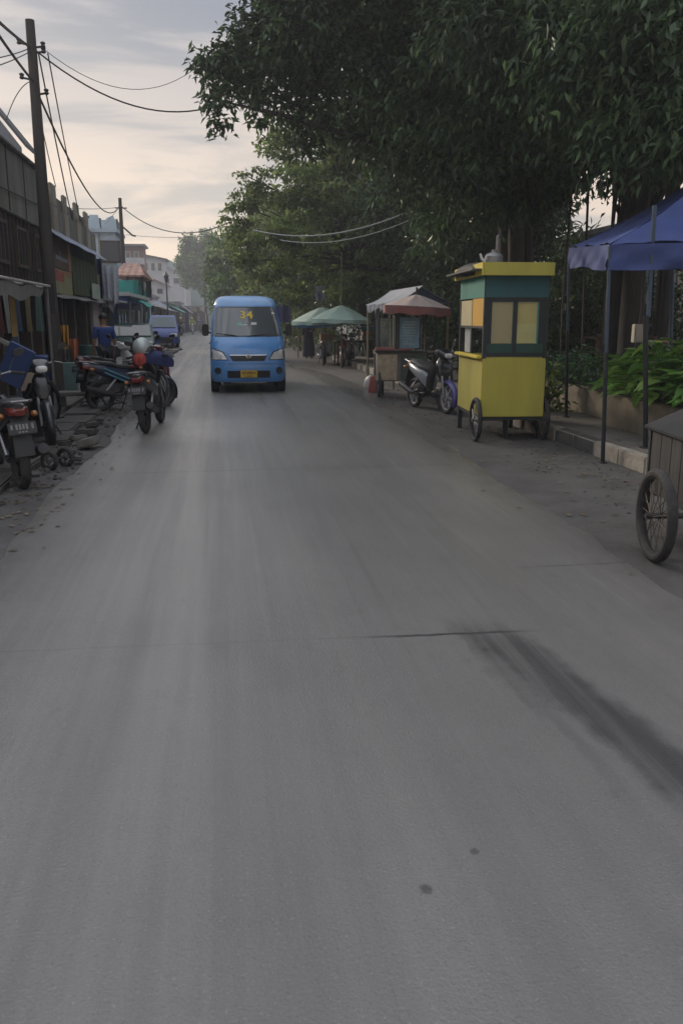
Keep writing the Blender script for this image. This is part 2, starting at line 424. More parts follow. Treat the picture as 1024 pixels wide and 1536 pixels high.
DIRT = M('bare_earth', (.055, .049, .043), .95, 0, .45, 3.0, .8, dirt=.6, dirtcol=(.035, .032, .028))
SHOULDER = M('old_asphalt', (.066, .061, .057), .85, 0, .35, 2.2, .7, dirt=.55, dirtcol=(.05, .046, .042))
PAVE = M('pavement_concrete', (.16, .145, .125), .85, 0, .3, 2.5, .4, dirt=.6, dirtcol=(.06, .052, .045))

ground = MB().box(-200, 200, -30, 225, -.6, 0).build('ground', DIRT); tag(ground, kind='structure')
def strip(name, left, right, z, mat, th=.0):
    b = MB(); n = len(left)
    vs = [(x, y, z) for x, y in left] + [(x, y, z) for x, y in right] + [(x, y, z - .03) for x, y in left] + [(x, y, z - .03) for x, y in right]
    fs = []
    for i in range(n - 1):
        fs.append((i, n + i, n + i + 1, i + 1)); fs.append((2 * n + i, i, i + 1, 2 * n + i + 1)); fs.append((n + i, 3 * n + i, 3 * n + i + 1, n + i + 1))
    b.add(vs, fs)
    o = b.build(name, mat); return tag(o, kind='structure')
RL = [(-1.62, -12), (-1.60, 2), (-1.57, 6), (-1.6, 8.5), (-1.5, 11), (-1.62, 14), (-1.6, 18), (-1.75, 24), (-1.95, 32), (-2.3, 45), (-3.0, 60), (-3.8, 80), (-3.9, 100), (-2.3, 120), (.2, 140), (4, 165)]
RRt = [(3.3, -12), (2.75, 2), (2.6, 4.5), (2.7, 6.9), (2.85, 10), (3.1, 12.7), (3.42, 18), (3.2, 24), (2.4, 30), (2.1, 45), (1.7, 60), (1.2, 80), (1.2, 100), (2.9, 120), (5.4, 140), (9.5, 165)]
def resample(pl, n=90):
    ys = np.linspace(pl[0][1], pl[-1][1], n); xs = np.interp(ys, [p[1] for p in pl], [p[0] for p in pl])
    r_ = random.Random(len(pl) + int(pl[0][0] * 10))
    return [(float(x) + r_.uniform(-.03, .03) + .03 * math.sin(float(y) * 1.3) + .015 * math.sin(float(y) * 7.7 + 1), float(y)) for x, y in zip(xs, ys)]
strip('road_shoulder', [(x - 1.0, y) for x, y in resample(RL)], [(max(x + 2.6, 5.0 if y < 34 else x + 2.0), y) for x, y in resample(RRt)], .006, SHOULDER)
strip('road', resample(RL, 420), resample(RRt, 420), .012, road_mat())
# right pavement with a painted kerb
pv = MB().box(4.53, 6.6, -8, 33, -.05, .178); tag(pv.build('pavement', PAVE, bevel=.006), kind='structure')
KW = M('kerb_white', (.31, .275, .23), .85, 0, .3, 5, .5, dirt=.75, dirtcol=(.11, .10, .085))
KB = M('kerb_black', (.07, .066, .062), .85, 0, .3, 5, .5, dirt=.6, dirtcol=(.13, .12, .10))
kb = MB(); y = -8.0; k = 0
while y < 33:
    ln = .62; kb.m = 1 if (9.1 < y < 10.0 or (k % 2 and not 7.3 < y < 10.7)) else 0
    kb.obox((4.45 + rng.uniform(-.008, .008), y + ln / 2 - .006, .085 + rng.uniform(-.006, .006)), (.15, ln - .012, .19), Matrix.Rotation(rng.uniform(-.02, .02), 3, 'Z'))
    y += ln; k += 1
tag(kb.build('kerb', [KW, KB], bevel=.012), kind='structure')
# left broken gutter slab
gs = MB()
for i in range(40):
    y = 5.2 + i * 1.05
    gs.obox((-2.35 + rng.uniform(-.06, .06), y, .03 + rng.uniform(-.03, .0)), (.55 + rng.uniform(-.1, .1), .95, .12), Matrix.Rotation(rng.uniform(-.06, .06), 3, 'Z') @ Matrix.Rotation(rng.uniform(-.05, .05), 3, 'Y'))
tag(gs.build('gutter_slabs', M('gutter_concrete', (.075, .069, .063), .9, 0, .35, 4, .6, dirt=.7), bevel=.02), kind='structure')
lp = MB().box(-4.2, -2.75, 4, 60, -.05, .07); tag(lp.build('left_forecourt', M('forecourt', (.12, .11, .10), .9, 0, .35, 2, .5, dirt=.6)), kind='structure')
# loose rubble: nobody could count it
rb = MB()
for i in range(520):
    x = rng.gauss(-2.1, .26); y = rng.uniform(7.5, 17); s_ = min(.055, abs(rng.gauss(.014, .014)) + .008)
    if x > -1.55: continue
    if y > 13 and rng.random() < .5: continue
    rot = Matrix.Rotation(rng.uniform(0, 6), 3, 'Z') @ Matrix.Rotation(rng.uniform(0, 6), 3, 'X')
    rb.obox((x, y, .01 + s_ * .3), (s_ * rng.uniform(.8, 2.2), s_ * rng.uniform(.8, 1.6), s_), rot)
for i in range(160):
    x = rng.uniform(3.3, 4.3); y = rng.uniform(5, 20); s_ = rng.uniform(.006, .02)
    rb.obox((x, y, .008), (s_, s_ * 1.5, s_), Matrix.Rotation(rng.uniform(0, 6), 3, 'Z'))
tag(rb.build('rubble', M('rubble', (.09, .083, .075), .9, 0, .5, 9, .4, dirt=.5), bevel=.004), kind='stuff')
# leaf litter along the edges
ll = MB()
for i in range(900):
    if rng.random() < .45: x, y = rng.gauss(-1.8, .25), rng.uniform(5, 18)
    else: x, y = rng.gauss(3.9, .5), rng.uniform(4, 20)
    z = .016 if x < 4.36 else .186
    if 4.36 < x < 4.54: continue
    a = rng.uniform(0, 6.3); l_ = rng.uniform(.02, .05); w_ = l_ * .4; ca, sa = math.cos(a), math.sin(a)
    ll.add([(x - l_ * ca, y - l_ * sa, z), (x + w_ * sa, y - w_ * ca, z + .008), (x + l_ * ca, y + l_ * sa, z + .004), (x - w_ * sa, y + w_ * ca, z + .006)], [(0, 1, 2, 3)])
tag(ll.build('leaf_litter', leafmat('litter', (.09, .05, .025), (.14, .10, .05), (.07, .06, .03), .1)), kind='stuff')
# far hills
hl = MB()
def hill(u, v):
    x = -160 + 260 * u; y = 175 + 40 * v
    prof = math.exp(-((x + 26) / 30) ** 2) * 13 + math.exp(-((x + 70) / 40) ** 2) * 9 + math.exp(-((x - 30) / 45) ** 2) * 7
    return (x, y, -.3 + prof * math.sin(PI * min(1, v * 1.0)) ** .8 + .5 * math.sin(x * .4) * math.sin(PI * v))
hl.grid(hill, 80, 10); tag(hl.build('hills', M('hill_green', (.10, .13, .12), .95, 0, .3, .2, 0)), kind='structure')
# the air
hz = MB().box(-210, 210, -36, 232, -1.6, 24).build('haze', [])
tag(hz, kind='stuff')
hm = bpy.data.materials.new('haze_air'); hm.use_nodes = True; hn = hm.node_tree; hn.nodes.clear()
ho = hn.nodes.new('ShaderNodeOutputMaterial'); hv = hn.nodes.new('ShaderNodeVolumePrincipled')
hv.inputs['Color'].default_value = (.82, .86, .95, 1); hv.inputs['Density'].default_value = .0016; hv.inputs['Anisotropy'].default_value = .3
hn.links.new(hv.outputs[0], ho.inputs['Volume'])
hz.data.materials.append(hm)
# ------------------------------------------------------------------ blue minibus
VB = M('van_blue', (.10, .285, .62), .32, 0, .08, 3, dirt=.30, dirtcol=(.09, .11, .14), coat=.5)
VROOF = M('van_roof_blue', (.15, .34, .64), .4, 0, .08, 3, dirt=.35, dirtcol=(.2, .22, .24), coat=.3)
WIND = glass('windscreen_glass', (.10, .108, .115), .05, .9)
YEL = M('yellow_sticker', (.70, .50, .05), .6, 0, .1, 10, dirt=.1)
def text_mesh(s, size, extrude=.0015):
    cu = bpy.data.curves.new('t', 'FONT'); cu.body = s; cu.size = size; cu.extrude = extrude; cu.align_x = 'CENTER'; cu.align_y = 'CENTER'; cu.offset = size * .018
    o = bpy.data.objects.new('t', cu); COL.objects.link(o); bpy.context.view_layer.update()
    me = bpy.data.meshes.new_from_object(o.evaluated_get(bpy.context.evaluated_depsgraph_get()))
    bpy.data.objects.remove(o); return me

VZ = [.25, .33, .50, .66, .74, .86, 1.0, 1.12, 1.24, 1.55, 1.84, 1.90, 1.98, 2.05, 2.10, 2.125]
VW = [.775, .80, .812, .815, .815, .815, .812, .805, .795, .755, .705, .70, .675, .63, .54, .38]
VF = [.07, .015, -.02, 0, .015, .05, .13, .24, .38, .66, .92, .98, 1.06, 1.22, 1.55, 2.0]
def vfp(x, z, off=0.0):
    w_ = float(np.interp(z, VZ, VW)); y = float(np.interp(z, VZ, VF)); q = min(1, abs(x) / w_)
    return Vector((x, y + .10 * q * q + .20 * q ** 10 - off, z))
def fpatch(name, mat, parent, xl, xr, z0, z1, nu=14, nv=6, off=.008, th=.02, cut=None):
    """piece lying on the van's nose; xl, xr give its sides at v in 0..1"""
    def fn(u, v):
        a, b = xl(v), xr(v)
        zz0, zz1 = (z0(u) if callable(z0) else z0), (z1(u) if callable(z1) else z1)
        return vfp(a + (b - a) * u, zz0 + (zz1 - zz0) * v, off)
    return MB().slab(fn, nu, nv, (0, th, 0)).build(name, mat, parent)
def wheel(parent, c, Rr, wdt, rimmat=STEEL, axis='X', spokes=6, side=1):
    b = MB(); r_ = Rr * .66
    b.lathe([(r_ * .98, -wdt * .42), (r_, -wdt * .3), (r_ * .9, -wdt * .2), (r_ * .9, wdt * .2), (r_, wdt * .3), (r_ * .98, wdt * .42), (r_ * .82, wdt * .4), (r_ * .75, wdt * .15), (.02, wdt * .2), (.02, -wdt * .2), (r_ * .75, -wdt * .15), (r_ * .82, -wdt * .4), (r_ * .98, -wdt * .42)], c, 24, axis)
    for i in range(spokes):
        a = 2 * PI * i / spokes
        b.obox(Vector(c) + Vector((side * wdt * .3, math.cos(a) * r_ * .45, math.sin(a) * r_ * .45)), (.02, r_ * .8, r_ * .16), Matrix.Rotation(a, 3, 'X'))
    w_ = b.build('wheel', rimmat, parent)
    t = MB(); t.lathe([(r_ * .97, -wdt * .45), (Rr * .93, -wdt * .5), (Rr * .985, -wdt * .36), (Rr, -wdt * .15), (Rr, wdt * .15), (Rr * .985, wdt * .36), (Rr * .93, wdt * .5), (r_ * .97, wdt * .45), (r_ * .97, -wdt * .45)], c, 32, axis)
    t.build('tyre', RUBBER, w_); return w_

def minibus(loc, rz, label, blue, roofblue, front=True):
    r = thing('minibus', label, 'minibus', loc, rz)
    rings = []
    for z, w_, yf in zip(VZ, VW, VF):
        rear = 4.0 - (.05 if z > .6 else 0) - max(0, z - 1.0) * .18 - (max(0, z - 2.0) * 4)
        ring = []
        for i in range(33):
            x = -w_ * math.cos(PI * i / 32) if True else 0
            ring.append(vfp(x, z))
        ys = ring[-1].y
        for i in range(1, 9): ring.append(Vector((w_, ys + (rear - .15 - ys) * i / 8, z)))
        for i in range(9): 
            t_ = -1 + 2 * i / 8; ring.append(Vector((-t_ * w_ * .93, rear - .04 * t_ * t_, z)))
        for i in range(8, 0, -1): ring.append(Vector((-w_, ys + (rear - .15 - ys) * i / 8, z)))
        rings.append(ring)
    lo = [k for k in range(len(VZ)) if VZ[k] <= 1.90]
    b = MB(); b.rings([rings[k] for k in lo], True, True); b.build('body', blue, r, ang=38)
    b = MB(); b.rings([rings[k] for k in range(lo[-1], len(VZ))], False, True); b.build('roof', roofblue, r, ang=50)
    # black moulding round the windscreen and the glass itself
    fpatch('windscreen_seal', BLACKP, r, lambda v: -.765 + .075 * v, lambda v: .765 - .075 * v, 1.215, 1.865, 20, 8, .005)
    ws = fpatch('windscreen', WIND, r, lambda v: -.74 + .075 * v, lambda v: .74 - .075 * v, 1.24, 1.84, 20, 8, .011)
    me = text_mesh('34', .30); nm = bpy.data.objects.new('route_number', me); COL.objects.link(nm); me.materials.append(YEL)
    nm.parent = ws
    sl_ = math.atan2(.92 - .66, 1.84 - 1.55); p = vfp(.0, 1.675, .016); nm.location = (.0, p.y, 1.675); nm.rotation_euler = (PI / 2 - sl_ * 1.0, 0, 0)
    def sticker(x0, x1, z0, z1, mat): 
        fpatch('sticker', mat, ws, lambda v: x0, lambda v: x1, z0, z1, 2, 2, .014, .002)
    sticker(-.20, -.12, 1.45, 1.53, M('pale_green_paper', (.25, .5, .42), .8)); sticker(.10, .22, 1.47, 1.52, WHITEP); sticker(.57, .64, 1.70, 1.74, WHITEP)
    sticker(-.14, .02, 1.46, 1.475, WHITEP)
    for s in (-1, 1):
        wp = MB(); a0 = vfp(s * .10 - .12, 1.225, .02); pts = [a0] + [vfp(a0.x + (s * .5) * t_ + .05, 1.235 + .05 * t_, .024) for t_ in (.3, .6, 1.0)]
        wp.tube(pts, .009, 6); wp.build('wiper', BLACKP, r)
    # face: lamps, grille, bumper
    for s in (-1, 1):
        xin = lambda v, s=s: s * (.43 + .10 * v); xout = lambda v, s=s: s * (.793 - .0 * v)
        fpatch('headlight_housing', BLACKP, r, xin, xout, .725, lambda u: .90 + .085 * u, 10, 5, .006, .03)
        h = fpatch('headlight', LENS, r, lambda v, s=s: s * (.455 + .10 * v), lambda v, s=s: s * .785, .74, lambda u: .885 + .08 * u, 10, 5, .013, .02)
        fpatch('indicator', AMBER, h, lambda v, s=s: s * .765, lambda v, s=s: s * .785, .77, .90, 3, 3, .017, .01)
        fg = MB(); p = vfp(s * .66, .50, .006); fg.lathe([(.075, .0), (.075, .012), (.06, .016), (.05, .008), (.0, .006)], (0, 0, 0), 18, 'Z')
        fo = fg.build('fog_lamp', BLACKP, r); fo.location = p; fo.rotation_euler = (PI / 2, 0, s * .25)
    g_ = fpatch('grille', BLACKP, r, lambda v: -.34 - .08 * v, lambda v: .34 + .08 * v, .705, lambda u: .835 + .012 * (1 - (2 * u - 1) ** 2), 14, 4, .008)
    fpatch('grille_bar', CHROME, g_, lambda v: -.40, lambda v: .40, .822, .842, 14, 2, .018, .014)
    fpatch('grille_bar', BLACKP, g_, lambda v: -.36, lambda v: .36, .755, .772, 14, 2, .016, .014)
    em = MB(); em.torus((0, 0, 0), .045, .009, 'Y', 20, 6); em.obox((0, 0, 0), (.085, .012, .014)); eo = em.build('emblem', CHROME, g_); p = vfp(0, .80, .028); eo.location = p; eo.scale = (1.2, 1, .7)
    eb = MB(); eb.prism([(-.02, -.012), (.02, -.012), (0, .022)], 'Y', -.006, .006); e2 = eb.build('hood_badge', CHROME, r); e2.location = vfp(0, .925, .006)
    bl = fpatch('bumper_intake', BLACKP, r, lambda v: -.46, lambda v: .46, .345, .50, 14, 4, .006)
    fpatch('bumper_lip', blue, r, lambda v: -.78, lambda v: .78, .655, .69, 18, 2, .016, .03)
    fpatch('bumper_lip', blue, r, lambda v: -.76, lambda v: .76, .255, .30, 18, 2, .014, .03)
    pm = MB().obox((0, 0, 0), (.36, .012, .155)); pm.m = 1
    for i, x in enumerate((-.13, -.085, -.03, .005, .04, .075, .125)): pm.obox((x, -.008, .02), (.022, .004, .06 if i % 2 else .052))
    for x in (-.05, 0, .05): pm.obox((x, -.008, -.05), (.03, .004, .02))
    po = pm.build('number_plate', [M('plate_yellow', (.52, .36, .03), .55, 0, .15, 14), M('plate_red_black', (.12, .02, .015), .6)], r); po.location = vfp(0, .435, .03)
    # sides
    for s in (-1, 1):
        mb = MB(); mb.loft([((s * .80, .42, 1.30), (.012, 0, 0), (0, 0, .02)), ((s * .88, .36, 1.33), (.012, 0, 0), (0, 0, .02))], 8); 
        mb.loft([((s * .905, .31, 1.36), (.07, 0, 0), (0, 0, .125)), ((s * .905, .38, 1.36), (.075, 0, 0), (0, 0, .13)), ((s * .905, .43, 1.36), (.05, 0, 0), (0, 0, .10))], 16, 4)
        mo = mb.build('side_mirror', BLACKP, r)
        mg = MB().obox((s * .905, .436, 1.36), (.11, .006, .20)); mg.build('mirror_glass', CHROME, mo)
        def sp(y0, y1, z0, z1, name, mat, off=.004, th=.012):
            def fn(u, v):
                z = z0 + (z1 - z0) * v; w_ = float(np.interp(z, VZ, VW)); return (s * (w_ + off), y0 + (y1 - y0) * u + (.35 * v if y0 < 1.2 and name == 'front_side_window' and u < .5 else 0), z)
            return MB().slab(fn, 2, 4, (-s * th, 0, 0)).build(name, mat, r)
        sp(.85, 1.6, 1.25, 1.76, 'front_side_window', WIND); sp(1.72, 2.6, 1.25, 1.76, 'side_window', WIND); sp(2.7, 3.6, 1.25, 1.76, 'side_window', WIND)
        sp(1.65, 1.665, .36, 1.8, 'door_seam', BLACKP, .002); sp(2.64, 2.655, .36, 1.8, 'door_seam', BLACKP, .002)
        dh = MB().obox((s * .825, 1.5, 1.05), (.03, .16, .035)); dh.build('door_handle', BLACKP, r, bevel=.01)
        for yw in (.66, 3.15):
            ar = MB(); ar.lathe([(.36, -.004), (.36, .006), (.02, .006), (.02, -.004)], (s * .813, yw, .36), 28, 'X'); ar.build('wheel_arch', BLACKP, r)
            wheel(r, (s * .735, yw, .29), .29, .17, STEEL, 'X', 5, s)
        fl = MB().obox((s * .70, .98, .20), (.2, .012, .2)); fl.build('mud_flap', BLACKP, r)
    un = MB().box(-.55, .55, .35, 3.7, .2, .27); un.build('underbody', IRON, r)
    bt = MB().obox((0, .15, .235), (.78, .03, .02)); bt.build('bumper_brace', STEEL, r)
    rw = MB().obox((0, 3.97, 1.5), (1.1, .02, .5)); rw.build('rear_window', WIND, r)
    # seen faintly through the glass
    for x in (-.4, .4):
        se = MB().obox((x, 1.45, 1.2), (.5, .14, .75), Matrix.Rotation(-.15, 3, 'X')); se.build('seat', SEATM, r, bevel=.05)
    sw = MB(); sw.torus((0, 0, 0), .18, .016, 'Z', 24, 8); so_ = sw.build('steering_wheel', BLACKP, r); so_.location = (.4, .95, 1.2); so_.rotation_euler = (R(60), 0, 0)
    return r
p = gr(373, 587)
p.y -= .66; p.x = .585
minibus(p, R(0.5), 'pale blue minibus with the yellow number 34 on its windscreen, driving up the road', VB, VROOF)

# ------------------------------------------------------------------ parked cars farther up the left side
def car(name, label, loc, rz, paint, Wd=1.66, Ht=1.74, Ln=3.9, van=True):
    r = thing(name, label, 'car' if not van else 'van', loc, rz)
    w2 = Wd / 2
    if van: prof = [(0, .25), (-.02, .5), (.04, .72), (.22, .95), (.42, 1.06), (.95, Ht - .06), (1.2, Ht), (Ln - .4, Ht), (Ln - .08, Ht - .2), (Ln, .9), (Ln, .3)]
    else: prof = [(0, .25), (-.02, .5), (.04, .72), (.5, .86), (1.0, .92), (1.6, Ht - .05), (2.0, Ht), (Ln - 1.1, Ht), (Ln - .5, Ht - .25), (Ln, .95), (Ln, .3)]
    rings = []
    for q, ins in ((-1, .12), (-.97, .03), (-.9, 0), (.9, 0), (.97, .03), (1, .12)):
        ring = []
        for y, z in prof:
            tum = max(0, z - .95) * .16
            cy = (y - Ln / 2) * (1 - ins * .25) + Ln / 2
            ring.append(Vector((q * (w2 - tum), cy, z - ins * .35 * (1 if z > 1.2 else 0))))
        rings.append(ring)
    MB().rings(rings).build('body', paint, r, bevel=.03, ang=40)
    k = 4 if van else 4
    (y0, z0), (y1, z1) = prof[k], prof[k + 1]
    def fn(u, v):
        t_ = .08 + .84 * v; y = y0 + (y1 - y0) * t_; z = z0 + (z1 - z0) * t_; hw = w2 - max(0, z - .95) * .16 - .10
        return Vector((-hw + 2 * hw * u, y - .022, z + .022))
    MB().slab(fn, 6, 4, (0, .012, -.012)).build('windscreen', WIND, r)
    for s in (-1, 1):
        b = MB(); b.loft([((s * (w2 - .24), .0, .70), (.19, 0, 0), (0, 0, .085)), ((s * (w2 - .24), -.035, .70), (.17, 0, 0), (0, 0, .07))], 14, 4); b.build('headlight', LENS, r)
        b = MB(); b.loft([((s * (w2 + .07), .9, 1.08), (.09, 0, 0), (0, 0, .07)), ((s * (w2 + .07), 1.0, 1.08), (.08, 0, 0), (0, 0, .06))], 12, 3); b.build('side_mirror', BLACKP, r)
        b = MB()
        for a0, a1 in ((1.25, 2.1), (2.2, 3.2)):
            b.add([(s * (w2 - .02), a0, 1.05), (s * (w2 - .02), a1, 1.05), (s * (w2 - (Ht - 1.08) * .16 - .005), a1, Ht - .18), (s * (w2 - (Ht - 1.08) * .16 - .005), a0 + .2, Ht - .18), (s * (w2 + .004), a0, 1.03), (s * (w2 + .004), a1, 1.03), (s * (w2 - (Ht - 1.08) * .16 + .022), a1, Ht - .18), (s * (w2 - (Ht - 1.08) * .16 + .022), a0 + .2, Ht - .18)], [(0, 1, 2, 3), (4, 7, 6, 5), (0, 4, 5, 1), (1, 5, 6, 2), (2, 6, 7, 3), (3, 7, 4, 0)])
        b.build('side_windows', WIND, r)
        for yw in (.7, Ln - .75): wheel(r, (s * (w2 - .07), yw, .29), .29, .17, STEEL, 'X', 5, s)
    b = MB().obox((0, -.03, .52), (Wd * .62, .04, .16)); b.build('grille', BLACKP, r, bevel=.012)
    b = MB().obox((0, -.06, .36), (.4, .02, .12)); b.build('number_plate', PLATE, r)
    return r
DBLUE = M('deep_blue_paint', (.018, .045, .22), .38, 0, .1, 3, dirt=.3, coat=.4)
DGREEN = M('dark_green_paint', (.012, .045, .035), .5, 0, .1, 3, dirt=.4, coat=.2)
p = gr(246, 522); car('parked_van', 'deep blue van parked by the left edge of the road, facing the viewer', p, R(3), DBLUE, 1.66, 1.78)
p = at(196, 480, 32); car('parked_car', 'dark green car half hidden behind the parked motorbikes on the left', (p.x, 32, .0), R(4), DGREEN, 1.6, 1.42, 3.9, False)

# ------------------------------------------------------------------ scooters and motorcycles
def scooter(name, label, loc, rz, pal, step=True, lean=0.06, group=None, steer=0.0, plate=True, wheelmat=None, detail=True, mirrors=True, stripe=None, fender=None):
    """forward is +Y; wheels rest on z = 0"""
    r = thing(name, label, 'motorbike' if not step else 'scooter', loc, rz, group); r.rotation_euler = (0, lean, rz)
    main, side, tail = pal
    wm_ = wheelmat or BLACKP
    Rw = .275 if step else .29
    rear, frt = -.62, .62
    def wh(y, parent, x=0):
        b = MB(); b.torus((x, y, Rw), Rw * .76, .022, 'X', 28, 8, 1.1); b.lathe([(.05, -.045), (.05, .045)], (x, y, Rw), 12, 'X')
        for i in range(6 if detail else 5):
            a = 2 * PI * i / 6; b.obox(Vector((x, y + math.cos(a) * Rw * .4, Rw + math.sin(a) * Rw * .4)), (.025, Rw * .72, .035), Matrix.Rotation(a, 3, 'X'))
        w_ = b.build('wheel', wm_, parent)
        t = MB(); t.torus((x, y, Rw), Rw * .86, Rw * .14, 'X', 32, 10, 1.15); t.build('tyre', RUBBER, w_)
    wh(rear, r); wh(frt, r)
    # front end
    MB().tube([(.075, frt, Rw), (.07, frt - .12, .62), (.03, frt - .17, .74)], .02, 8).tube([(-.075, frt, Rw), (-.07, frt - .12, .62), (-.03, frt - .17, .74)], .02, 8).tube([(0, frt - .16, .72), (0, frt - .25, .98)], .025, 8).build('fork', STEEL, r)
    def fen(u, v):
        a = R(-25) + R(165) * u; hw = .065 * (1 - .25 * abs(2 * u - 1)); q = (2 * v - 1); rr = Rw * 1.0 + .035 - .045 * q * q
        return Vector((hw * q, frt + rr * math.cos(a), Rw + rr * math.sin(a)))
    MB().slab(fen, 16, 6, (0, 0, -.006)).build('front_fender', fender or main, r)
    b = MB()
    if step:
        b.loft([((0, frt - .15, .52), (.06, 0, 0), (0, .04, 0)), ((0, frt - .17, .64), (.125, 0, 0), (0, .065, 0)), ((0, frt - .185, .78), (.165, 0, 0), (0, .075, 0)), ((0, frt - .22, .88), (.13, 0, 0), (0, .065, 0)), ((0, frt - .25, .95), (.07, 0, 0), (0, .045, 0))], 18, 2.6)
        # leg shield wings and floor
        for s in (-1, 1):
            b.loft([((s * .13, frt - .26, .82), (.07, -.02 * s, 0), (0, .02, 0)), ((s * .19, frt - .30, .60), (.07, -.03 * s, 0), (0, .02, 0)), ((s * .18, frt - .36, .36), (.06, -.02 * s, 0), (0, .02, 0)), ((s * .15, .05, .27), (.05, 0, 0), (0, .06, .02))], 10)
    else:
        b.loft([((0, frt - .16, .62), (.08, 0, 0), (0, .07, 0)), ((0, frt - .19, .74), (.12, 0, 0), (0, .09, 0)), ((0, frt - .22, .86), (.10, 0, 0), (0, .08, 0)), ((0, frt - .25, .92), (.06, 0, 0), (0, .05, 0))], 18, 2.6)
        for s in (-1, 1):
            b.loft([((s * .10, frt - .20, .82), (.05, 0, 0), (0, .07, 0)), ((s * .20, frt - .30, .64), (.03, 0, 0), (0, .11, 0)), ((s * .21, frt - .36, .46), (.02, 0, 0), (0, .10, 0)), ((s * .17, frt - .42, .32), (.015, 0, 0), (0, .06, 0))], 10)
    b.build('leg_shield', main, r)
    if step: MB().obox((0, .12, .29), (.30, .42, .07)).build('floorboard', BLACKP, r, bevel=.02)
    else: MB().tube([(0, frt - .3, .72), (0, .12, .52), (0, -.1, .50)], [.06, .065, .08], 10).build('frame_spine', BLACKP, r)
    MB().loft([((0, -.05, .33), (.12, 0, 0), (0, .16, 0)), ((0, -.08, .45), (.14, 0, 0), (0, .2, 0)), ((0, -.12, .55), (.12, 0, 0), (0, .22, 0))] if not step else [((0, -.45, .30), (.10, 0, 0), (0, .26, 0)), ((0, -.42, .40), (.12, 0, 0), (0, .28, 0)), ((0, -.38, .47), (.10, 0, 0), (0, .22, 0))], 12).build('engine', IRON, r)
    # rear fairing
    zb = .58
    MB().loft([((0, .02, zb - .10), (.10, 0, 0), (0, .02, .13)), ((0, -.12, zb), (.15, 0, 0), (0, .02, .15)), ((0, -.35, zb + .07), (.165, 0, 0), (0, .01, .12)), ((0, -.62, zb + .15), (.145, 0, 0), (0, 0, .10)), ((0, -.82, zb + .21), (.085, 0, 0), (0, 0, .06)), ((0, -.90, zb + .23), (.04, 0, 0), (0, 0, .03))], 18, 2.6).build('rear_fairing', side, r)
    if stripe is not None:
        b = MB()
        for s in (-1, 1):
            for k_, z_ in ((0, 0.0), (1, -.07)):
                b.tube([(s * .148, -.08 - .02 * k_, zb - .05 + z_), (s * .172, -.34, zb + .05 + z_), (s * .158, -.58, zb + .16 + z_)], .013, 6)
        b.build('side_stripe', stripe, r)
    MB().loft([((0, .04, .70), (.09, 0, 0), (0, .01, .04)), ((0, -.10, .745), (.14, 0, 0), (0, .01, .045)), ((0, -.32, .77), (.15, 0, 0), (0, 0, .05)), ((0, -.42, .81), (.14, 0, 0), (0, 0, .045)), ((0, -.66, .835), (.125, 0, 0), (0, 0, .045)), ((0, -.80, .83), (.08, 0, 0), (0, 0, .03))], 16, 3).build('seat', SEATM, r)
    tl = MB().loft([((0, -.80, zb + .19), (.10, 0, 0), (0, 0, .055)), ((0, -.88, zb + .19), (.085, 0, 0), (0, 0, .045)), ((0, -.925, zb + .18), (.05, 0, 0), (0, 0, .025))], 14, 3).build('tail_light', tail, r)
    for s in (-1, 1):
        b = MB(); b.sphere((s * .15, -.80, zb + .15), (.035, .05, .03), 10, 6); b.build('indicator', AMBER, tl)
    MB().tube([(.10, -.60, .80), (.13, -.85, .86), (.07, -.97, .87), (-.07, -.97, .87), (-.13, -.85, .86), (-.10, -.60, .80)], .012, 8).build('grab_rail', STEEL, r)
    def mud(u, v):
        return Vector(((u - .5) * (.15 + .03 * v), -.82 - .14 * v + .03 * v * v, zb + .14 - .36 * v))
    MB().slab(mud, 4, 8, (0, .012, 0)).build('mudguard', BLACKP, r)
    if plate:
        b = MB().obox((0, 0, 0), (.25, .008, .11)); b.m = 1
        for i, x in enumerate((-.095, -.05, -.02, .01, .04, .09)): b.obox((x, -.006, .012), (.019, .003, .05 if i % 3 else .044))
        for x in (-.03, .0, .03): b.obox((x, -.006, -.035), (.02, .003, .014))
        po = b.build('number_plate', [PLATE, PLATETXT], r); po.location = (0, -.945, zb + .045); po.rotation_euler = (R(-12), 0, 0)
    # bars
    st = Matrix.Rotation(steer, 3, 'Z')
    hc = Vector((0, frt - .26, 1.0))
    def hb(p): return hc + st @ Vector(p)
    MB().tube([hb((-.33, -.12, .03)), hb((-.2, -.04, .05)), hb((0, .02, .0)), hb((.2, -.04, .05)), hb((.33, -.12, .03))], .012, 8).build('handlebar', STEEL, r)
    for s in (-1, 1):
        MB().tube([hb((s * .22, -.055, .048)), hb((s * .34, -.125, .03))], .018, 8).build('grip', RUBBER, r)
        MB().tube([hb((s * .22, -.0, .055)), hb((s * .33, -.06, .03))], .006, 6).build('brake_lever', CHROME, r)
        if mirrors:
            b = MB(); b.tube([hb((s * .2, -.04, .05)), hb((s * .26, 0, .16)), hb((s * .31, .0, .22))], .006, 6); b.loft([(hb((s * .33, .012, .245)), (.062, 0, .012 * s), (0, 0, .04)), (hb((s * .33, -.015, .245)), (.058, 0, .012 * s), (0, 0, .037))], 14, 2.6); b.build('mirror', BLACKP, r)
    MB().loft([(hb((0, -.10, .03)), (.09, 0, 0), (0, 0, .05)), (hb((0, 0, .03)), (.14, 0, 0), (0, 0, .075)), (hb((0, .08, 0)), (.12, 0, 0), (0, 0, .075)), (hb((0, .13, -.02)), (.07, 0, 0), (0, 0, .05))], 16, 2.6).build('handlebar_cover', main, r)
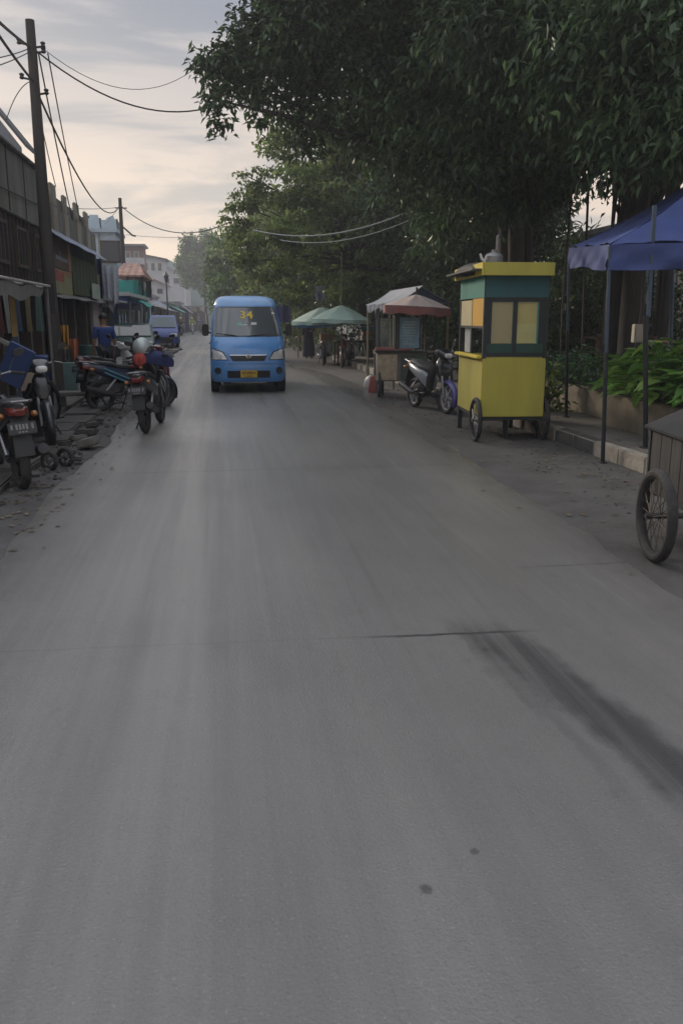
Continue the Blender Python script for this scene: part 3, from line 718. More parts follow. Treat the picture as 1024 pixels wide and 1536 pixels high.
    MB().loft([(hb((0, .10, -.012)), (.085, 0, 0), (0, 0, .05)), (hb((0, .135, -.018)), (.07, 0, 0), (0, 0, .042)), (hb((0, .15, -.02)), (.03, 0, 0), (0, 0, .018))], 14, 2.8).build('headlight', LENS, r)
    MB().tube([(.10, -.1, .30), (.13, -.35, .27), (.15, -.5, .30), (.16, -.95, .42)], [.02, .022, .045, .05], 12).build('exhaust', IRON, r)
    MB().tube([(-.10, -.30, .35), (-.09, rear, Rw)], .03, 8).tube([(.10, -.30, .35), (.09, rear, Rw)], .02, 8).build('swing_arm', IRON, r)
    MB().tube([(.10, -.35, .55), (.10, rear + .03, Rw + .04)], .022, 8).tube([(-.10, -.35, .55), (-.10, rear + .03, Rw + .04)], .022, 8).build('shock_absorber', STEEL, r)
    MB().tube([(-.13, -.05, .26), (-.24, -.10, .02)], .012, 6).obox((-.25, -.10, .012), (.06, .04, .012)).build('kickstand', IRON, r)
    for s in (-1, 1): MB().tube([(s * .12, .05 if not step else -.22, .30), (s * .27, .05 if not step else -.22, .31)], .014, 8).build('footpeg', RUBBER, r)
    return r
def P3(name, c, rough=.3): return M(name, c, rough, 0, .1, 6, dirt=.35, dirtcol=(.05, .045, .04), coat=.4)
PBLK = P3('gloss_black', (.016, .017, .02)); PRED = P3('red_paint', (.16, .018, .015)); PBLU = P3('blue_black', (.012, .02, .05)); PWHT = P3('bike_white', (.55, .55, .53)); PVIO = P3('violet_paint', (.09, .07, .26)); PDBL = P3('bright_blue', (.03, .05, .42)); PMAR = P3('maroon_paint', (.085, .014, .016)); PGRY = P3('silver_grey', (.22, .23, .25))
CYAN = M('cyan_decal', (.07, .26, .36), .5)
LG = 'motorbikes parked along the left edge'
# nearest, cut by the frame
p = gr(36, 733); fw = Vector((-.42, .91)); az = math.atan2(-fw.x, fw.y)
scooter('motorcycle', 'black motorcycle with red tail light nearest on the left, cut by the frame', (p.x + fw.x * .62, p.y + fw.y * .62, 0.0), az, (PBLK, PBLK, REDLENS), False, -.05, LG)
p = gr(78, 672); fw = Vector((.30, -.95)); az = math.atan2(-fw.x, fw.y)
scooter('motorcycle', 'all black motorcycle facing the viewer behind the nearest red tailed one', (p.x - fw.x * .62, p.y - fw.y * .62, .0), az, (PBLK, PBLK, REDLENS), False, .06, LG, .2, False)
# the pair
p = gr(220, 651); fw = Vector((.10, .99)); az = math.atan2(-fw.x, fw.y)
m4 = scooter('motorcycle', 'black motorcycle seen from behind with a silver helmet on its bars', (p.x + fw.x * .62, p.y + fw.y * .62, .013), az, (PBLK, PBLK, REDLENS), False, -.07, LG, -.25)
m4p = Vector((p.x + fw.x * .62, p.y + fw.y * .62, 0))
p = gr(156, 619); fw = Vector((.80, .55)); az = math.atan2(-fw.x, fw.y)
scooter('motor_scooter', 'dark blue scooter with cyan side stripes, left of the bike with the helmet', (p.x + fw.x * .60, p.y + fw.y * .60, .02), az, (PBLU, PBLU, REDLENS), True, -.06, LG, .15, True, None, True, True, CYAN)
p = at(172, 560, 17.6); fw = Vector((.62, .78)); az = math.atan2(-fw.x, fw.y)
scooter('motor_scooter', 'white and red scooter behind the blue striped one', (p.x, p.y, .02), az, (PWHT, PMAR, REDLENS), True, -.06, LG, .2)
p = gr(200, 628); fw = Vector((.30, .95)); az = math.atan2(-fw.x, fw.y)
scooter('motorcycle', 'black and maroon motorcycle squeezed between the striped scooter and the bike with the helmet', (p.x + fw.x * .62, p.y + fw.y * .62 + 1.5, .013), az, (PMAR, PBLK, REDLENS), False, -.06, LG, .2)
# helmet and jacket on the black bike's bars
hp = m4p + Vector((-.14, .26, 1.17))
hm_ = thing('crash_helmet', 'silver open face helmet hanging on the black motorcycle', 'helmet', (hp.x, hp.y, 1.09))
MB().sphere((0, 0, .09), (.135, .16, .15), 20, 12, -.55, 1).build('shell', M('helmet_silver', (.42, .46, .46), .3, .2, .1, 6, dirt=.2), hm_)
MB().sphere((.03, .03, .06), (.145, .168, .11), 18, 8, -.3, .5).build('visor', glass('visor_glass', (.05, .06, .07), .08, .6), hm_)
MB().tube([(-.12, 0, .0), (-.05, -.03, -.08), (.06, -.03, -.08), (.12, 0, .0)], .012, 6).build('chin_strap', SEATM, hm_)
def cloth_lump(name, label, cat, c, rad, mat, seed=1, droop=.5):
    r_ = random.Random(seed); ph = [r_.uniform(0, 6) for _ in range(6)]
    def fn(u, v):
        a = 2 * PI * u; t_ = v; rr = 1 + .16 * math.sin(3 * a + ph[0]) * t_ + .09 * math.sin(7 * a + ph[1]) * t_
        return Vector((rad[0] * rr * math.sin(t_ * PI * .62) * math.cos(a), rad[1] * rr * math.sin(t_ * PI * .62) * math.sin(a), rad[2] * (math.cos(t_ * PI * .62) - droop * t_ * t_ * (1 + .4 * math.sin(2 * a + ph[2])))))
    b = MB(); b.slab(fn, 28, 10, (0, 0, -.012)); o = b.build(name, mat, None); o.location = c
    return tag(o, label, cat)
cloth_lump('jacket', 'dark blue and red jacket draped over the black motorcycle bars', 'jacket', (m4p.x - .02, m4p.y + .30, 1.05), (.30, .14, .09), M('navy_cloth', (.02, .03, .10), .9, 0, .3, 9, .3), 3, .9)
cloth_lump('scarf', 'red cloth tucked under the silver helmet', 'cloth', (m4p.x - .17, m4p.y + .16, 1.04), (.09, .12, .07), M('red_cloth', (.34, .05, .035), .9, 0, .25, 12, .3), 5, .8)
# small hand trolley in front of the black bike
p = gr(88, 703)
tr = thing('hand_trolley', 'small black two wheeled trolley on the verge beside the nearest motorcycle', 'trolley', (p.x, p.y, 0), R(60))
for s in (-.13, .13):
    b = MB(); b.torus((s, 0, .11), .07, .012, 'X', 20, 6); b.lathe([(.025, -.03), (.025, .03)], (s, 0, .11), 10, 'X')
    for i in range(5): b.obox((s, math.cos(i * 1.257) * .04, .11 + math.sin(i * 1.257) * .04), (.02, .07, .014), Matrix.Rotation(i * 1.257, 3, 'X'))
    w_ = b.build('wheel', STEEL, tr); MB().torus((s, 0, .11), .09, .024, 'X', 22, 8, 1.2).build('tyre', RUBBER, w_)
MB().tube([(-.16, 0, .11), (.16, 0, .11)], .012, 6).tube([(0, 0, .11), (0, .35, .22), (0, .62, .55)], .016, 8).tube([(-.12, .62, .55), (.12, .62, .55)], .014, 8).build('frame', IRON, tr)
# purple scooter behind the yellow stall
a_, b_ = gr(622, 611), gr(668, 621); fw = (b_ - a_).normalized(); az = math.atan2(-fw.x, fw.y); mid = (a_ + b_) / 2
scooter('motor_scooter', 'black and silver scooter with a violet front fender parked beside the yellow stall', mid, az, (PBLK, PGRY, REDLENS), True, -.05, None, .3, False, M('pale_rim', (.34, .34, .35), .5, .1, .1, 6, dirt=.4), True, True, None, PVIO)
# bikes under the green parasols
GG = 'motorbikes parked under the green parasols'
def bike_at(px, py, name, label, fw, pal, step, grp, z=0.0, **k):
    p = gr(px, py); az = math.atan2(-fw[0], fw[1]); return scooter(name, label, (p.x, p.y, z), az, pal, step, -.05, grp, **k)
bike_at(487, 546, 'motor_scooter', 'scooter with a tan box on its rack under the green parasol', (.15, .99), (PGRY, PWHT, REDLENS), True, GG, .0)
bike_at(514, 550, 'motorcycle', 'red and white motorcycle in the middle under the green parasols', (-.2, -.98), (PRED, PBLK, REDLENS), False, GG, .0)
bike_at(527, 547, 'motorcycle', 'dark motorcycle with a pale plate just right of the red one', (.25, .97), (PBLK, PBLK, REDLENS), False, GG, .0)
bike_at(547, 540, 'motor_scooter', 'dark green scooter in the shade right of the pole of the green parasol', (-.3, -.95), (P3('bottle_green', (.012, .05, .04)), PGRY, REDLENS), True, GG, .0)
# far end of the road
bike_at(264, 519, 'motorcycle', 'black motorcycle parked at the right side of the deep blue van', (.2, .97), (PBLK, PRED, REDLENS), False, None, .013)
# ------------------------------------------------------------------ people
def skin_mesh(name, verts, edges, radii, mat, parent, sub=2, root=0):
    me = bpy.data.meshes.new(name); me.from_pydata([tuple(v) for v in verts], edges, []); o = bpy.data.objects.new(name, me); COL.objects.link(o)
    sk = o.modifiers.new('s', 'SKIN'); sk.use_smooth_shade = True
    lay = me.skin_vertices[0].data
    for i, r_ in enumerate(radii):
        lay[i].radius = r_ if isinstance(r_, tuple) else (r_, r_); lay[i].use_root = (i == root)
    ss = o.modifiers.new('u', 'SUBSURF'); ss.levels = sub; ss.render_levels = sub
    bpy.context.view_layer.update()
    m2 = bpy.data.meshes.new_from_object(o.evaluated_get(bpy.context.evaluated_depsgraph_get()))
    o.modifiers.clear(); o.data = m2; m2.name = name; m2.materials.clear(); m2.materials.append(mat)
    for p_ in m2.polygons: p_.use_smooth = True
    o.parent = parent
    return o
STAND = dict(pel=(0, 0, .95), wa=(0, .0, 1.08), ch=(0, .01, 1.27), ne=(0, 0, 1.43), hd=(0, -.01, 1.58), hip=(.09, 0, .92), kn=(.10, -.02, .50), an=(.10, .02, .08), to=(.11, -.13, .035), sh=(.185, .01, 1.38), el=(.24, .03, 1.12), wr=(.24, -.06, .88), fo='x')
RIDE = dict(pel=(0, -.28, .88), wa=(0, -.29, 1.02), ch=(0, -.24, 1.22), ne=(0, -.20, 1.40), hd=(0, -.17, 1.56), hip=(.10, -.24, .86), kn=(.17, .16, .72), an=(.16, .02, .34), to=(.16, .16, .30), sh=(.19, -.21, 1.34), el=(.30, -.02, 1.12), wr=(.28, .24, 1.06))
def person(label, loc, rz, pose, shirt, legs, fwd=-1, sleeves=True, head_cover=None, robe=None, group=None, arm=None):
    """pose is given for a body facing fwd along y"""
    r = thing('person', label, 'person', loc, rz, group)
    P_ = dict(pose)
    V, E, Rr = [], [], []
    def av(p, r_, par=None):
        V.append(Vector(p)); Rr.append(r_)
        if par is not None: E.append((par, len(V) - 1))
        return len(V) - 1
    f = fwd
    pel = av(P_['pel'], (.15, .11)); wa = av(P_['wa'], (.13, .10), pel); ch = av(P_['ch'], (.155, .115), wa); ub = av(Vector(P_['ch']).lerp(Vector(P_['ne']), .6), (.12, .09), ch); ne = av(P_['ne'], .055, ub)
    h0 = av(Vector(P_['hd']) - Vector((0, 0, .05)), (.068, .08), ne); h1 = av(P_['hd'], (.078, .095), h0); h2 = av(Vector(P_['hd']) + Vector((0, 0, .09)), (.065, .08), h1)
    nose = av(Vector(P_['hd']) + Vector((0, f * .095, -.015)), .016, h1)
    for s in (-1, 1):
        mr = lambda k: Vector((s * P_[k][0], P_[k][1], P_[k][2]))
        sh = av(mr('sh'), .06, ub); el_ = mr('el') if not (arm and s == arm[0]) else Vector(arm[1]); wr = mr('wr') if not (arm and s == arm[0]) else Vector(arm[2])
        el = av(el_, .042, sh); w_ = av(wr, .026, el)
        dr = (wr - el_).normalized(); sd = Vector((1, 0, 0)) - dr * dr.x; sd = sd.normalized() if sd.length > .1 else Vector((0, 1, 0))
        pm = av(wr + dr * .05, (.035, .02), w_)
        for k_ in range(4):
            b1 = av(wr + dr * .10 + sd * (k_ - 1.5) * .02, .010, pm); b2 = av(wr + dr * (.13 + .01 * (k_ in (1, 2))) + sd * (k_ - 1.5) * .021 + Vector((0, 0, -.012)), .008, b1); av(wr + dr * (.155 + .012 * (k_ in (1, 2))) + sd * (k_ - 1.5) * .021 + Vector((0, f * .01, -.03)), .007, b2)
        t1 = av(wr + dr * .05 - sd * s * .04 + Vector((0, f * .015, 0)), .011, pm); av(wr + dr * .09 - sd * s * .05 + Vector((0, f * .02, -.01)), .009, t1)
        hi = av(mr('hip'), .085, pel); kn = av(mr('kn'), .055, hi); cf = av(mr('kn').lerp(mr('an'), .4), .052, kn); an = av(mr('an'), .036, cf); av(mr('to'), (.04, .025), an)
    body = skin_mesh('body', V, E, Rr, SKIN, r, 1)
    # face
    hd = Vector(P_['hd'])
    b = MB()
    for s in (-1, 1): b.sphere(hd + Vector((s * .03, f * .083, .012)), (.012, .008, .008), 8, 5)
    b.build('eyes', M('eyes', (.03, .025, .02), .3) if 'eyes' not in bpy.data.materials else bpy.data.materials['eyes'], r)
    b = MB(); b.obox(hd + Vector((0, f * .09, -.055)), (.045, .012, .010)); b.build('mouth', M('lips', (.22, .08, .06), .5) if 'lips' not in bpy.data.materials else bpy.data.materials['lips'], r, bevel=.003)
    b = MB()
    for s in (-1, 1): b.sphere(hd + Vector((s * .082, -f * .005, .0)), (.012, .02, .03), 8, 6)
    b.build('ears', SKIN, r)
    if head_cover is None:
        MB().sphere(hd + Vector((0, -f * .018, .045)), (.092, .108, .10), 16, 9, -.25, 1).build('hair', HAIR, r)
    elif head_cover[0] == 'helmet':
        MB().sphere(hd + Vector((0, -f * .01, .035)), (.125, .145, .135), 18, 10, -.75, 1).build('helmet', head_cover[1], r)
    else:
        MB().sphere(hd + Vector((0, -f * .03, .03)), (.11, .115, .125), 16, 10, -.9, 1).build('head_scarf', head_cover[1], r)
        MB().loft([(hd + Vector((0, -f * .0, -.12)), (.10, 0, 0), (0, .10, 0)), (hd + Vector((0, 0, -.22)), (.21, 0, 0), (0, .14, 0)), (hd + Vector((0, 0, -.36)), (.235, 0, 0), (0, .165, 0))], 16, 2.2).build('veil', head_cover[1], r)
    if robe is not None:
        MB().loft([((0, 0, .06), (.27, 0, 0), (0, .22, 0)), ((0, 0, .5), (.23, 0, 0), (0, .18, 0)), ((0, 0, .95), (.19, 0, 0), (0, .145, 0)), ((0, .0, 1.2), (.20, 0, 0), (0, .15, 0)), ((0, 0, 1.40), (.17, 0, 0), (0, .10, 0)), ((0, 0, 1.44), (.08, 0, 0), (0, .07, 0))], 20, 2.2).build('robe', robe, r)
    # shirt and trousers
    V, E, Rr = [], [], []
    hem = Vector(P_['pel']) - Vector((0, 0, .04))
    a0 = av(hem, (.165, .125)); a1 = av(P_['wa'], (.15, .12), a0); a2 = av(P_['ch'], (.175, .135), a1); a3 = av(Vector(P_['ch']).lerp(Vector(P_['ne']), .65), (.135, .105), a2); av(Vector(P_['ch']).lerp(Vector(P_['ne']), .85), .075, a3)
    for s in (-1, 1):
        mr = lambda k: Vector((s * P_[k][0], P_[k][1], P_[k][2]))
        el_ = mr('el') if not (arm and s == arm[0]) else Vector(arm[1]); wr = mr('wr') if not (arm and s == arm[0]) else Vector(arm[2])
        x = av(mr('sh'), .076, a3); e_ = av(mr('sh').lerp(el_, .95), .056, x)
        if sleeves: av(el_.lerp(wr, .85), .042, e_)
    skin_mesh('shirt', V, E, Rr, shirt, r, 1)
    if robe is None:
        V, E, Rr = [], [], []
        a0 = av(Vector(P_['pel']) + Vector((0, 0, .03)), (.155, .12))
        for s in (-1, 1):
            mr = lambda k: Vector((s * P_[k][0], P_[k][1], P_[k][2]))
            h_ = av(mr('hip'), .10, a0); k_ = av(mr('kn'), .072, h_); av(mr('kn').lerp(mr('an'), .9), .055, k_)
        skin_mesh('trousers', V, E, Rr, legs, r, 1)
    for s in (-1, 1):
        an, to = Vector((s * P_['an'][0], P_['an'][1], P_['an'][2])), Vector((s * P_['to'][0], P_['to'][1], P_['to'][2]))
        MB().loft([(an + Vector((0, -f * .06, -.035)), (.035, 0, 0), (0, 0, .03)), (an + Vector((0, 0, -.03)), (.042, 0, 0), (0, 0, .045)), (to + Vector((0, 0, -.0)), (.046, 0, 0), (0, 0, .032)), (to + Vector((0, f * .07, -.005)), (.03, 0, 0), (0, 0, .02))], 12, 3).build('shoe', SEATM, r)
    return r
def clothm(n, c): return M(n, c, .9, 0, .18, 8, .25, dirt=.15)
DKN = clothm('dark_trousers', (.02, .022, .03))
p = gr(463, 537)
person('person in a long dark robe with a pale pink scarf walking at the verge', (p.x, p.y, .0), 0, STAND, clothm('robe_under', (.03, .03, .05)), DKN, -1, True, ('scarf', clothm('pink_scarf', (.42, .33, .33))), clothm('dark_robe', (.018, .018, .035)), arm=(1, (.25, .02, 1.14), (.10, -.20, 1.12)))
p = at(156, 500, 19.5)
person('person in a bright blue shirt standing behind the parked scooters on the left', (p.x, p.y, -.0), R(-150), STAND, clothm('blue_shirt', (.02, .055, .20)), DKN, -1, False)
hel = lambda n, c: ('helmet', M(n, c, .35, 0, .1, 6, dirt=.15))
def rider(px, py, label, slabel, fw, pal, shirt, hcol, k):
    p = gr(px, py); az = math.atan2(-fw[0], fw[1])
    scooter('motor_scooter', slabel, (p.x, p.y, .014), az, pal, True, 0, 'scooters ridden at the far end of the road', detail=False)
    person(label[0].lower() + label[1:], (p.x, p.y, .014), az, RIDE, shirt, DKN, 1, True, hel('helmet_%s' % k, hcol), None, 'riders at the far end of the road')
rider(289, 502, 'person in a yellow green jacket riding towards the viewer far up the road', 'grey scooter under the rider in the yellow green jacket', (.05, -1), (PGRY, PBLK, REDLENS), clothm('lime_jacket', (.30, .34, .08)), (.35, .38, .12), 'lime')
rider(272, 504, 'person in a dark jacket riding far up the road beside the shops', 'black scooter under the rider in the dark jacket', (.1, -1), (PBLK, PBLK, REDLENS), clothm('brown_jacket', (.06, .05, .03)), (.40, .33, .10), 'tan')
rider(301, 499, 'person in a blue jacket riding farthest up the road', 'blue black scooter under the rider farthest up the road', (.0, 1), (PBLU, PBLK, REDLENS), clothm('blue_jacket', (.03, .05, .18)), (.04, .04, .10), 'blue')

# ------------------------------------------------------------------ yellow food stall on wheels
YPL = M('yellow_ply', (.42, .365, .06), .7, 0, .14, 3, .15, dirt=.45, dirtcol=(.20, .19, .07), stretch=(1, 1, .3))
YPB = M('bright_yellow_paint', (.62, .49, .05), .6, 0, .1, 4, .1, dirt=.25, dirtcol=(.2, .17, .05))
TEAL = M('teal_board', (.05, .24, .19), .7, 0, .12, 4, dirt=.3)
DTEAL = M('dark_teal_board', (.025, .10, .11), .7, 0, .12, 4, dirt=.3)
DGRNW = M('dark_green_trim', (.012, .06, .045), .6, 0, .2, 6)
TAN = M('tan_board', (.42, .31, .065), .7, 0, .08, 2, dirt=.25, dirtcol=(.2, .16, .06))
CREAM = M('cream_board', (.52, .44, .24), .7, 0, .08, 3, dirt=.15); ORNG = M('orange_board', (.60, .33, .035), .7, 0, .08, 3, dirt=.15)
FRM = M('dark_frame_wood', (.018, .022, .023), .7, 0, .25, 8, .2)
CURT = M('white_curtain', (.58, .58, .56), .85, 0, .1, 20, .1)
GLS = glass('stall_glass', (.35, .4, .4), .05, .16)
p0, p1 = gr(720, 625, .34), gr(684, 607, .34)
az = math.atan2((p1 - p0).x, (p1 - p0).y)
SW, SD = .84, 1.50
st = thing('food_stall', 'yellow food stall on two cart wheels with a flat roof and boarded windows', 'food stall', (p0.x, p0.y, .006), -az)
b = MB().box(0, SW, 0, SD, .33, 1.10); b.build('lower_cabinet', YPL, st, bevel=.006)
for x in (.02, SW - .02):
    for y in (.02, SD - .02): MB().obox((x, y, 1.62), (.05, .05, 1.06)).build('corner_post', FRM, st)
b = MB()
b.obox((SW / 2, .02, 1.135), (SW - .1, .04, .05)); b.obox((SW / 2, .02, 1.83), (SW - .1, .04, .05)); b.obox((SW * .485, .02, 1.48), (.055, .04, .66)); pass
b.obox((.07, .016, 1.48), (.06, .03, .66)); b.obox((SW - .085, .016, 1.48), (.08, .03, .66))
b.build('window_frame', FRM, st)
MB().obox((.02, SD / 2, 1.485), (.04, SD - .1, .03)).obox((.02, SD * .5, 1.30), (.038, .06, .34)).build('side_frame', FRM, st)
b = MB()
for x0, x1 in ((.05, .38), (.435, SW - .05)): b.box(x0, x1, -.004, .012, 1.16, 1.275)
b.build('window_sill_panel', DGRNW, st, bevel=.004)
b = MB().box(.10, .375, .026, .044, 1.28, 1.81); tag(b.build('window_board', TAN, st), 'dull tan left window board')
b = MB().box(.425, .70, .026, .044, 1.28, 1.81); tag(b.build('window_board', YPB, st), 'bright yellow right window board')
b = MB().box(.43, .695, .018, .0245, 1.28, 1.53); b.build('board_reflection', M('lemon_reflection', (.66, .58, .12), .6, 0, .12, 5, dirt=.2), st)  # reflection painted as a brighter thin panel over the right board's lower half
b = MB().box(.10, .70, .006, .012, 1.28, 1.81); b.build('window_glass', GLS, st)
b = MB().box(.70, .765, .002, .03, 1.18, 1.81); b.build('side_trim', TEAL, st)
b = MB().box(.01, SW - .01, -.006, .03, 1.86, 2.14); b.build('upper_panel', DTEAL, st)
b = MB().box(-.006, .03, .02, SD - .01, 1.86, 2.14); b.build('upper_panel', TEAL, st)
b = MB().box(.005, .03, .75, SD - .04, 1.50, 1.84); tag(b.build('side_board', CREAM, st), 'cream side board'); b = MB().box(.004, .03, .045, .70, 1.50, 1.86); tag(b.build('side_board', ORNG, st), 'orange side board')
def cur(x, y0, y1, z0, z1):
    return MB().slab(lambda u, v: (x + .012 * math.sin(u * 22), y0 + (y1 - y0) * u, z0 + (z1 - z0) * v), 24, 3, (.004, 0, 0)).build('curtain', CURT, st)
cur(.05, 1.0, 1.36, 1.13, 1.64); cur(.05, .05, .24, 1.13, 1.64)
b = MB().box(-.07, .02, .03, SD, 1.085, 1.125); b.build('counter_ledge', YPB, st, bevel=.008)
# roof with deep fascia
b = MB(); b.box(-.20, SW - .02, -.10, SD + .12, 2.19, 2.21); b.build('roof', M('roof_sheet', (.10, .10, .09), .7, .2, .3, 5, .2), st)
b = MB(); b.box(-.05, SW + .01, -.135, -.115, 2.125, 2.285); b.build('fascia', YPL, st, bevel=.003)
b = MB(); b.prism([(-.135, 2.125), (-.135, 2.285), (SD + .12, 2.285), (SD + .12, 2.125)], 'X', -.075, -.054); fo = b.build('fascia', YPB, st, bevel=.003)
b = MB(); b.box(SW - .01, SW + .01, -.113, SD + .12, 2.125, 2.285); b.build('fascia', YPL, st)
# wheels and legs
def spoke_wheel(parent, c, Rr, tw=.02, axis='X', n=22, rim=STEEL):
    b = MB(); b.torus(c, Rr * .88, .011, axis, 32, 6, 1.3); b.lathe([(.028, -.05), (.018, -.03), (.018, .03), (.028, .05)], c, 12, axis)
    c = Vector(c)
    for i in range(n):
        a = 2 * PI * i / n; off = .03 * (1 if i % 2 else -1); a2 = a + (.28 if i % 4 < 2 else -.28)
        q0 = (off, .02 * math.cos(a2), .02 * math.sin(a2)); q1 = (0, Rr * .87 * math.cos(a), Rr * .87 * math.sin(a))
        b.tube([c + Vector(q0), c + Vector(q1)], .0028, 4, False)
    w_ = b.build('wheel', rim, parent); MB().torus(c, Rr * .94, Rr * .07 + tw * .3, axis, 36, 10, 1.0).build('tyre', RUBBER, w_); return w_
spoke_wheel(st, (-.045, .08, .285), .285, .03); spoke_wheel(st, (SW + .055, .22, .285), .285, .03)
MB().tube([(-.06, .08, .285), (SW + .06, .22, .285)], .016, 8).build('axle', IRON, st)
for x, y in ((.03, SD - .05), (SW - .04, SD - .05), (.42, .3)):
    b = MB().box(x - .03, x + .03, y - .03, y + .03, 0, .335); b.build('leg', FRM, st)
b = MB(); b.box(.01, SW - .01, .02, .06, .285, .328); b.box(.01, .05, .02, SD, .285, .328); b.build('under_beam', FRM, st)
for x in (.12, SW - .1): 
    b = MB().tube([(x, SD, 1.0), (x, SD + .4, 1.02)], .018, 8); b.build('push_handle', STEEL, st)
def on_stall(x, y, z):
    return Vector((p0.x, p0.y, .006)) + Matrix.Rotation(-az, 3, 'Z') @ Vector((x, y, z))
q = on_stall(.12, .10, 2.21)
kt = thing('kettle', 'dull grey metal pot standing on the roof of the yellow stall', 'pot', q)
MB().lathe([(.10, 0), (.115, .02), (.115, .16), (.09, .19), (.03, .21), (.03, .24), (.0, .24)], (0, 0, 0), 20).build('pot_body', M('dull_aluminium', (.25, .25, .25), .5, .6, .15, 10, dirt=.5), kt)
MB().tube([(-.10, 0, .08), (-.16, 0, .13), (-.18, 0, .19)], [.025, .018, .014], 8).build('spout', WHITEP, kt); MB().tube([(.03, 0, .22), (.03, 0, .40), (.05, 0, .41)], .013, 6).build('pipe', STEEL, kt)
cloth_lump('tarpaulin', 'black crumpled tarpaulin lying on the roof edge of the yellow stall', 'tarpaulin', on_stall(.05, .75, 2.235), (.22, .55, .10), M('black_tarp', (.02, .02, .022), .7, 0, .3, 10, .4), 8, .3)

# ------------------------------------------------------------------ blue pop-up canopy over the verge
TENT = M('blue_canvas', (.028, .052, .185), .7, 0, .10, 3, .15, dirt=.25, dirtcol=(.10, .11, .2))
POLE = M('blue_grey_steel', (.045, .075, .115), .5, .3, .2, 10, dirt=.4, dirtcol=(.10, .10, .09))
c1 = gr(903, 695); c0 = Vector((5.02, 11.75, .18))
dirv = (c0 - c1); dirv.z = 0; side = dirv.normalized(); out = Vector((side.y, -side.x, 0)); LN = dirv.length
c2 = c1 + out * LN; c3 = c0 + out * LN; apx = (c1 + c3) / 2
ct = thing('pop_up_canopy', 'blue canvas canopy on thin blue grey legs at the right edge', 'canopy', (apx.x, apx.y, 0))
tops = {0: at(853, 371, 11.75), 1: at(914, 365, c1.y), 2: Vector((c2.x, c2.y, 2.43)), 3: Vector((c3.x, c3.y, 2.45))}
top = Vector((apx.x, apx.y, 3.5)); b = MB()
seq = [1, 0, 3, 2]
for i in range(4):
    a_, b_ = tops[seq[i]], tops[seq[(i + 1) % 4]]
    def fn(u, v, a_=a_, b_=b_):
        e_ = a_.lerp(b_, u); q = e_.lerp(top, v); sag = .17 * math.sin(PI * min(1, v)) * (.5 + .5 * math.sin(PI * u)) ; q.z -= sag; q.z += .016 * math.sin(u * 17 + v * 5) * (1 - v) + .010 * math.sin(u * 41 - v * 11) * (1 - v)
        return q
    b.slab(fn, 18, 12, (0, 0, -.006))
b.build('roof_canvas', TENT, ct, world=True)
for i in range(4):
    a_, b_ = tops[seq[i]], tops[seq[(i + 1) % 4]]
    nrm = Vector(((b_ - a_).y, -(b_ - a_).x, 0)).normalized()
    if nrm.dot(a_ - apx) < 0: nrm = -nrm
    def fn(u, v, a_=a_, b_=b_, nrm=nrm):
        q = a_.lerp(b_, u) + nrm * .004; q.z -= .012 + .255 * v + .018 * math.sin(u * 9) * v; q += nrm * (.026 * math.sin(u * 14 + v * 3 + i) + .018 * math.sin(u * 31 - v * 6) + .008 * math.sin(u * 67 + v * 9)) * v
        return q
    MB().slab(fn, 40, 6, nrm * -.005).build('valance', TENT, ct, world=True)
for k_, base in ((0, c0), (1, c1), (2, Vector((c2.x, c2.y, .178))), (3, Vector((c3.x, c3.y, .18)))):
    t_ = tops[k_]; lb = Vector((base.x, base.y, base.z)); ld = (t_ - lb)
    lo, up = lb, lb + ld * .985
    mid = lb + ld * .52
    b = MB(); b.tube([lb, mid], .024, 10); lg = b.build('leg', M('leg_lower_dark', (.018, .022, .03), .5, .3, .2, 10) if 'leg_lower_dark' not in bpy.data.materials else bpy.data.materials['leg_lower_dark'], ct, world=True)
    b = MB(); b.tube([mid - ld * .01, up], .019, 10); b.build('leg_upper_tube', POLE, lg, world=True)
    b = MB(); b.obox(lb + Vector((0, 0, .008)), (.08, .08, .016)); b.build('foot_plate', IRON, lg, world=True)
for i in range(4):
    a_, b_ = tops[seq[i]].lerp(top, .05) - Vector((0, 0, .22)), tops[seq[(i + 1) % 4]].lerp(top, .05) - Vector((0, 0, .22)); mid = (a_ + b_) / 2
    b = MB(); b.tube([a_, mid + Vector((0, 0, .12)), b_], .009, 6).tube([a_ + Vector((0, 0, .15)), mid - Vector((0, 0, .1)), b_ + Vector((0, 0, .15))], .009, 6); b.build('truss_bar', POLE, ct, world=True)
p = Vector((4.70, 8.75, .178))
pl = thing('steel_pole', 'tall thin blue grey pole standing in front of the blue canopy', 'pole', p)
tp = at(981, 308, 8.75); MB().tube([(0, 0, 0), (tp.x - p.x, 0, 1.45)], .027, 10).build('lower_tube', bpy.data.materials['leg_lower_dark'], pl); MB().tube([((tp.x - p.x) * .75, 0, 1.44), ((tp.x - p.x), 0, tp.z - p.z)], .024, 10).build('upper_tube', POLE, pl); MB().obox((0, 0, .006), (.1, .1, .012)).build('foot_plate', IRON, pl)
p = at(1012, 506, 12.6); tp = at(1008, 398, 12.6)
sp_ = MB().tube([(p.x, p.y, .2), (tp.x, tp.y, tp.z)], .03, 10).build('steel_pole', POLE, None, loc=(p.x, p.y, .2)); tag(sp_, 'leaning grey green pole behind the leafy bed under the canopy', 'pole')

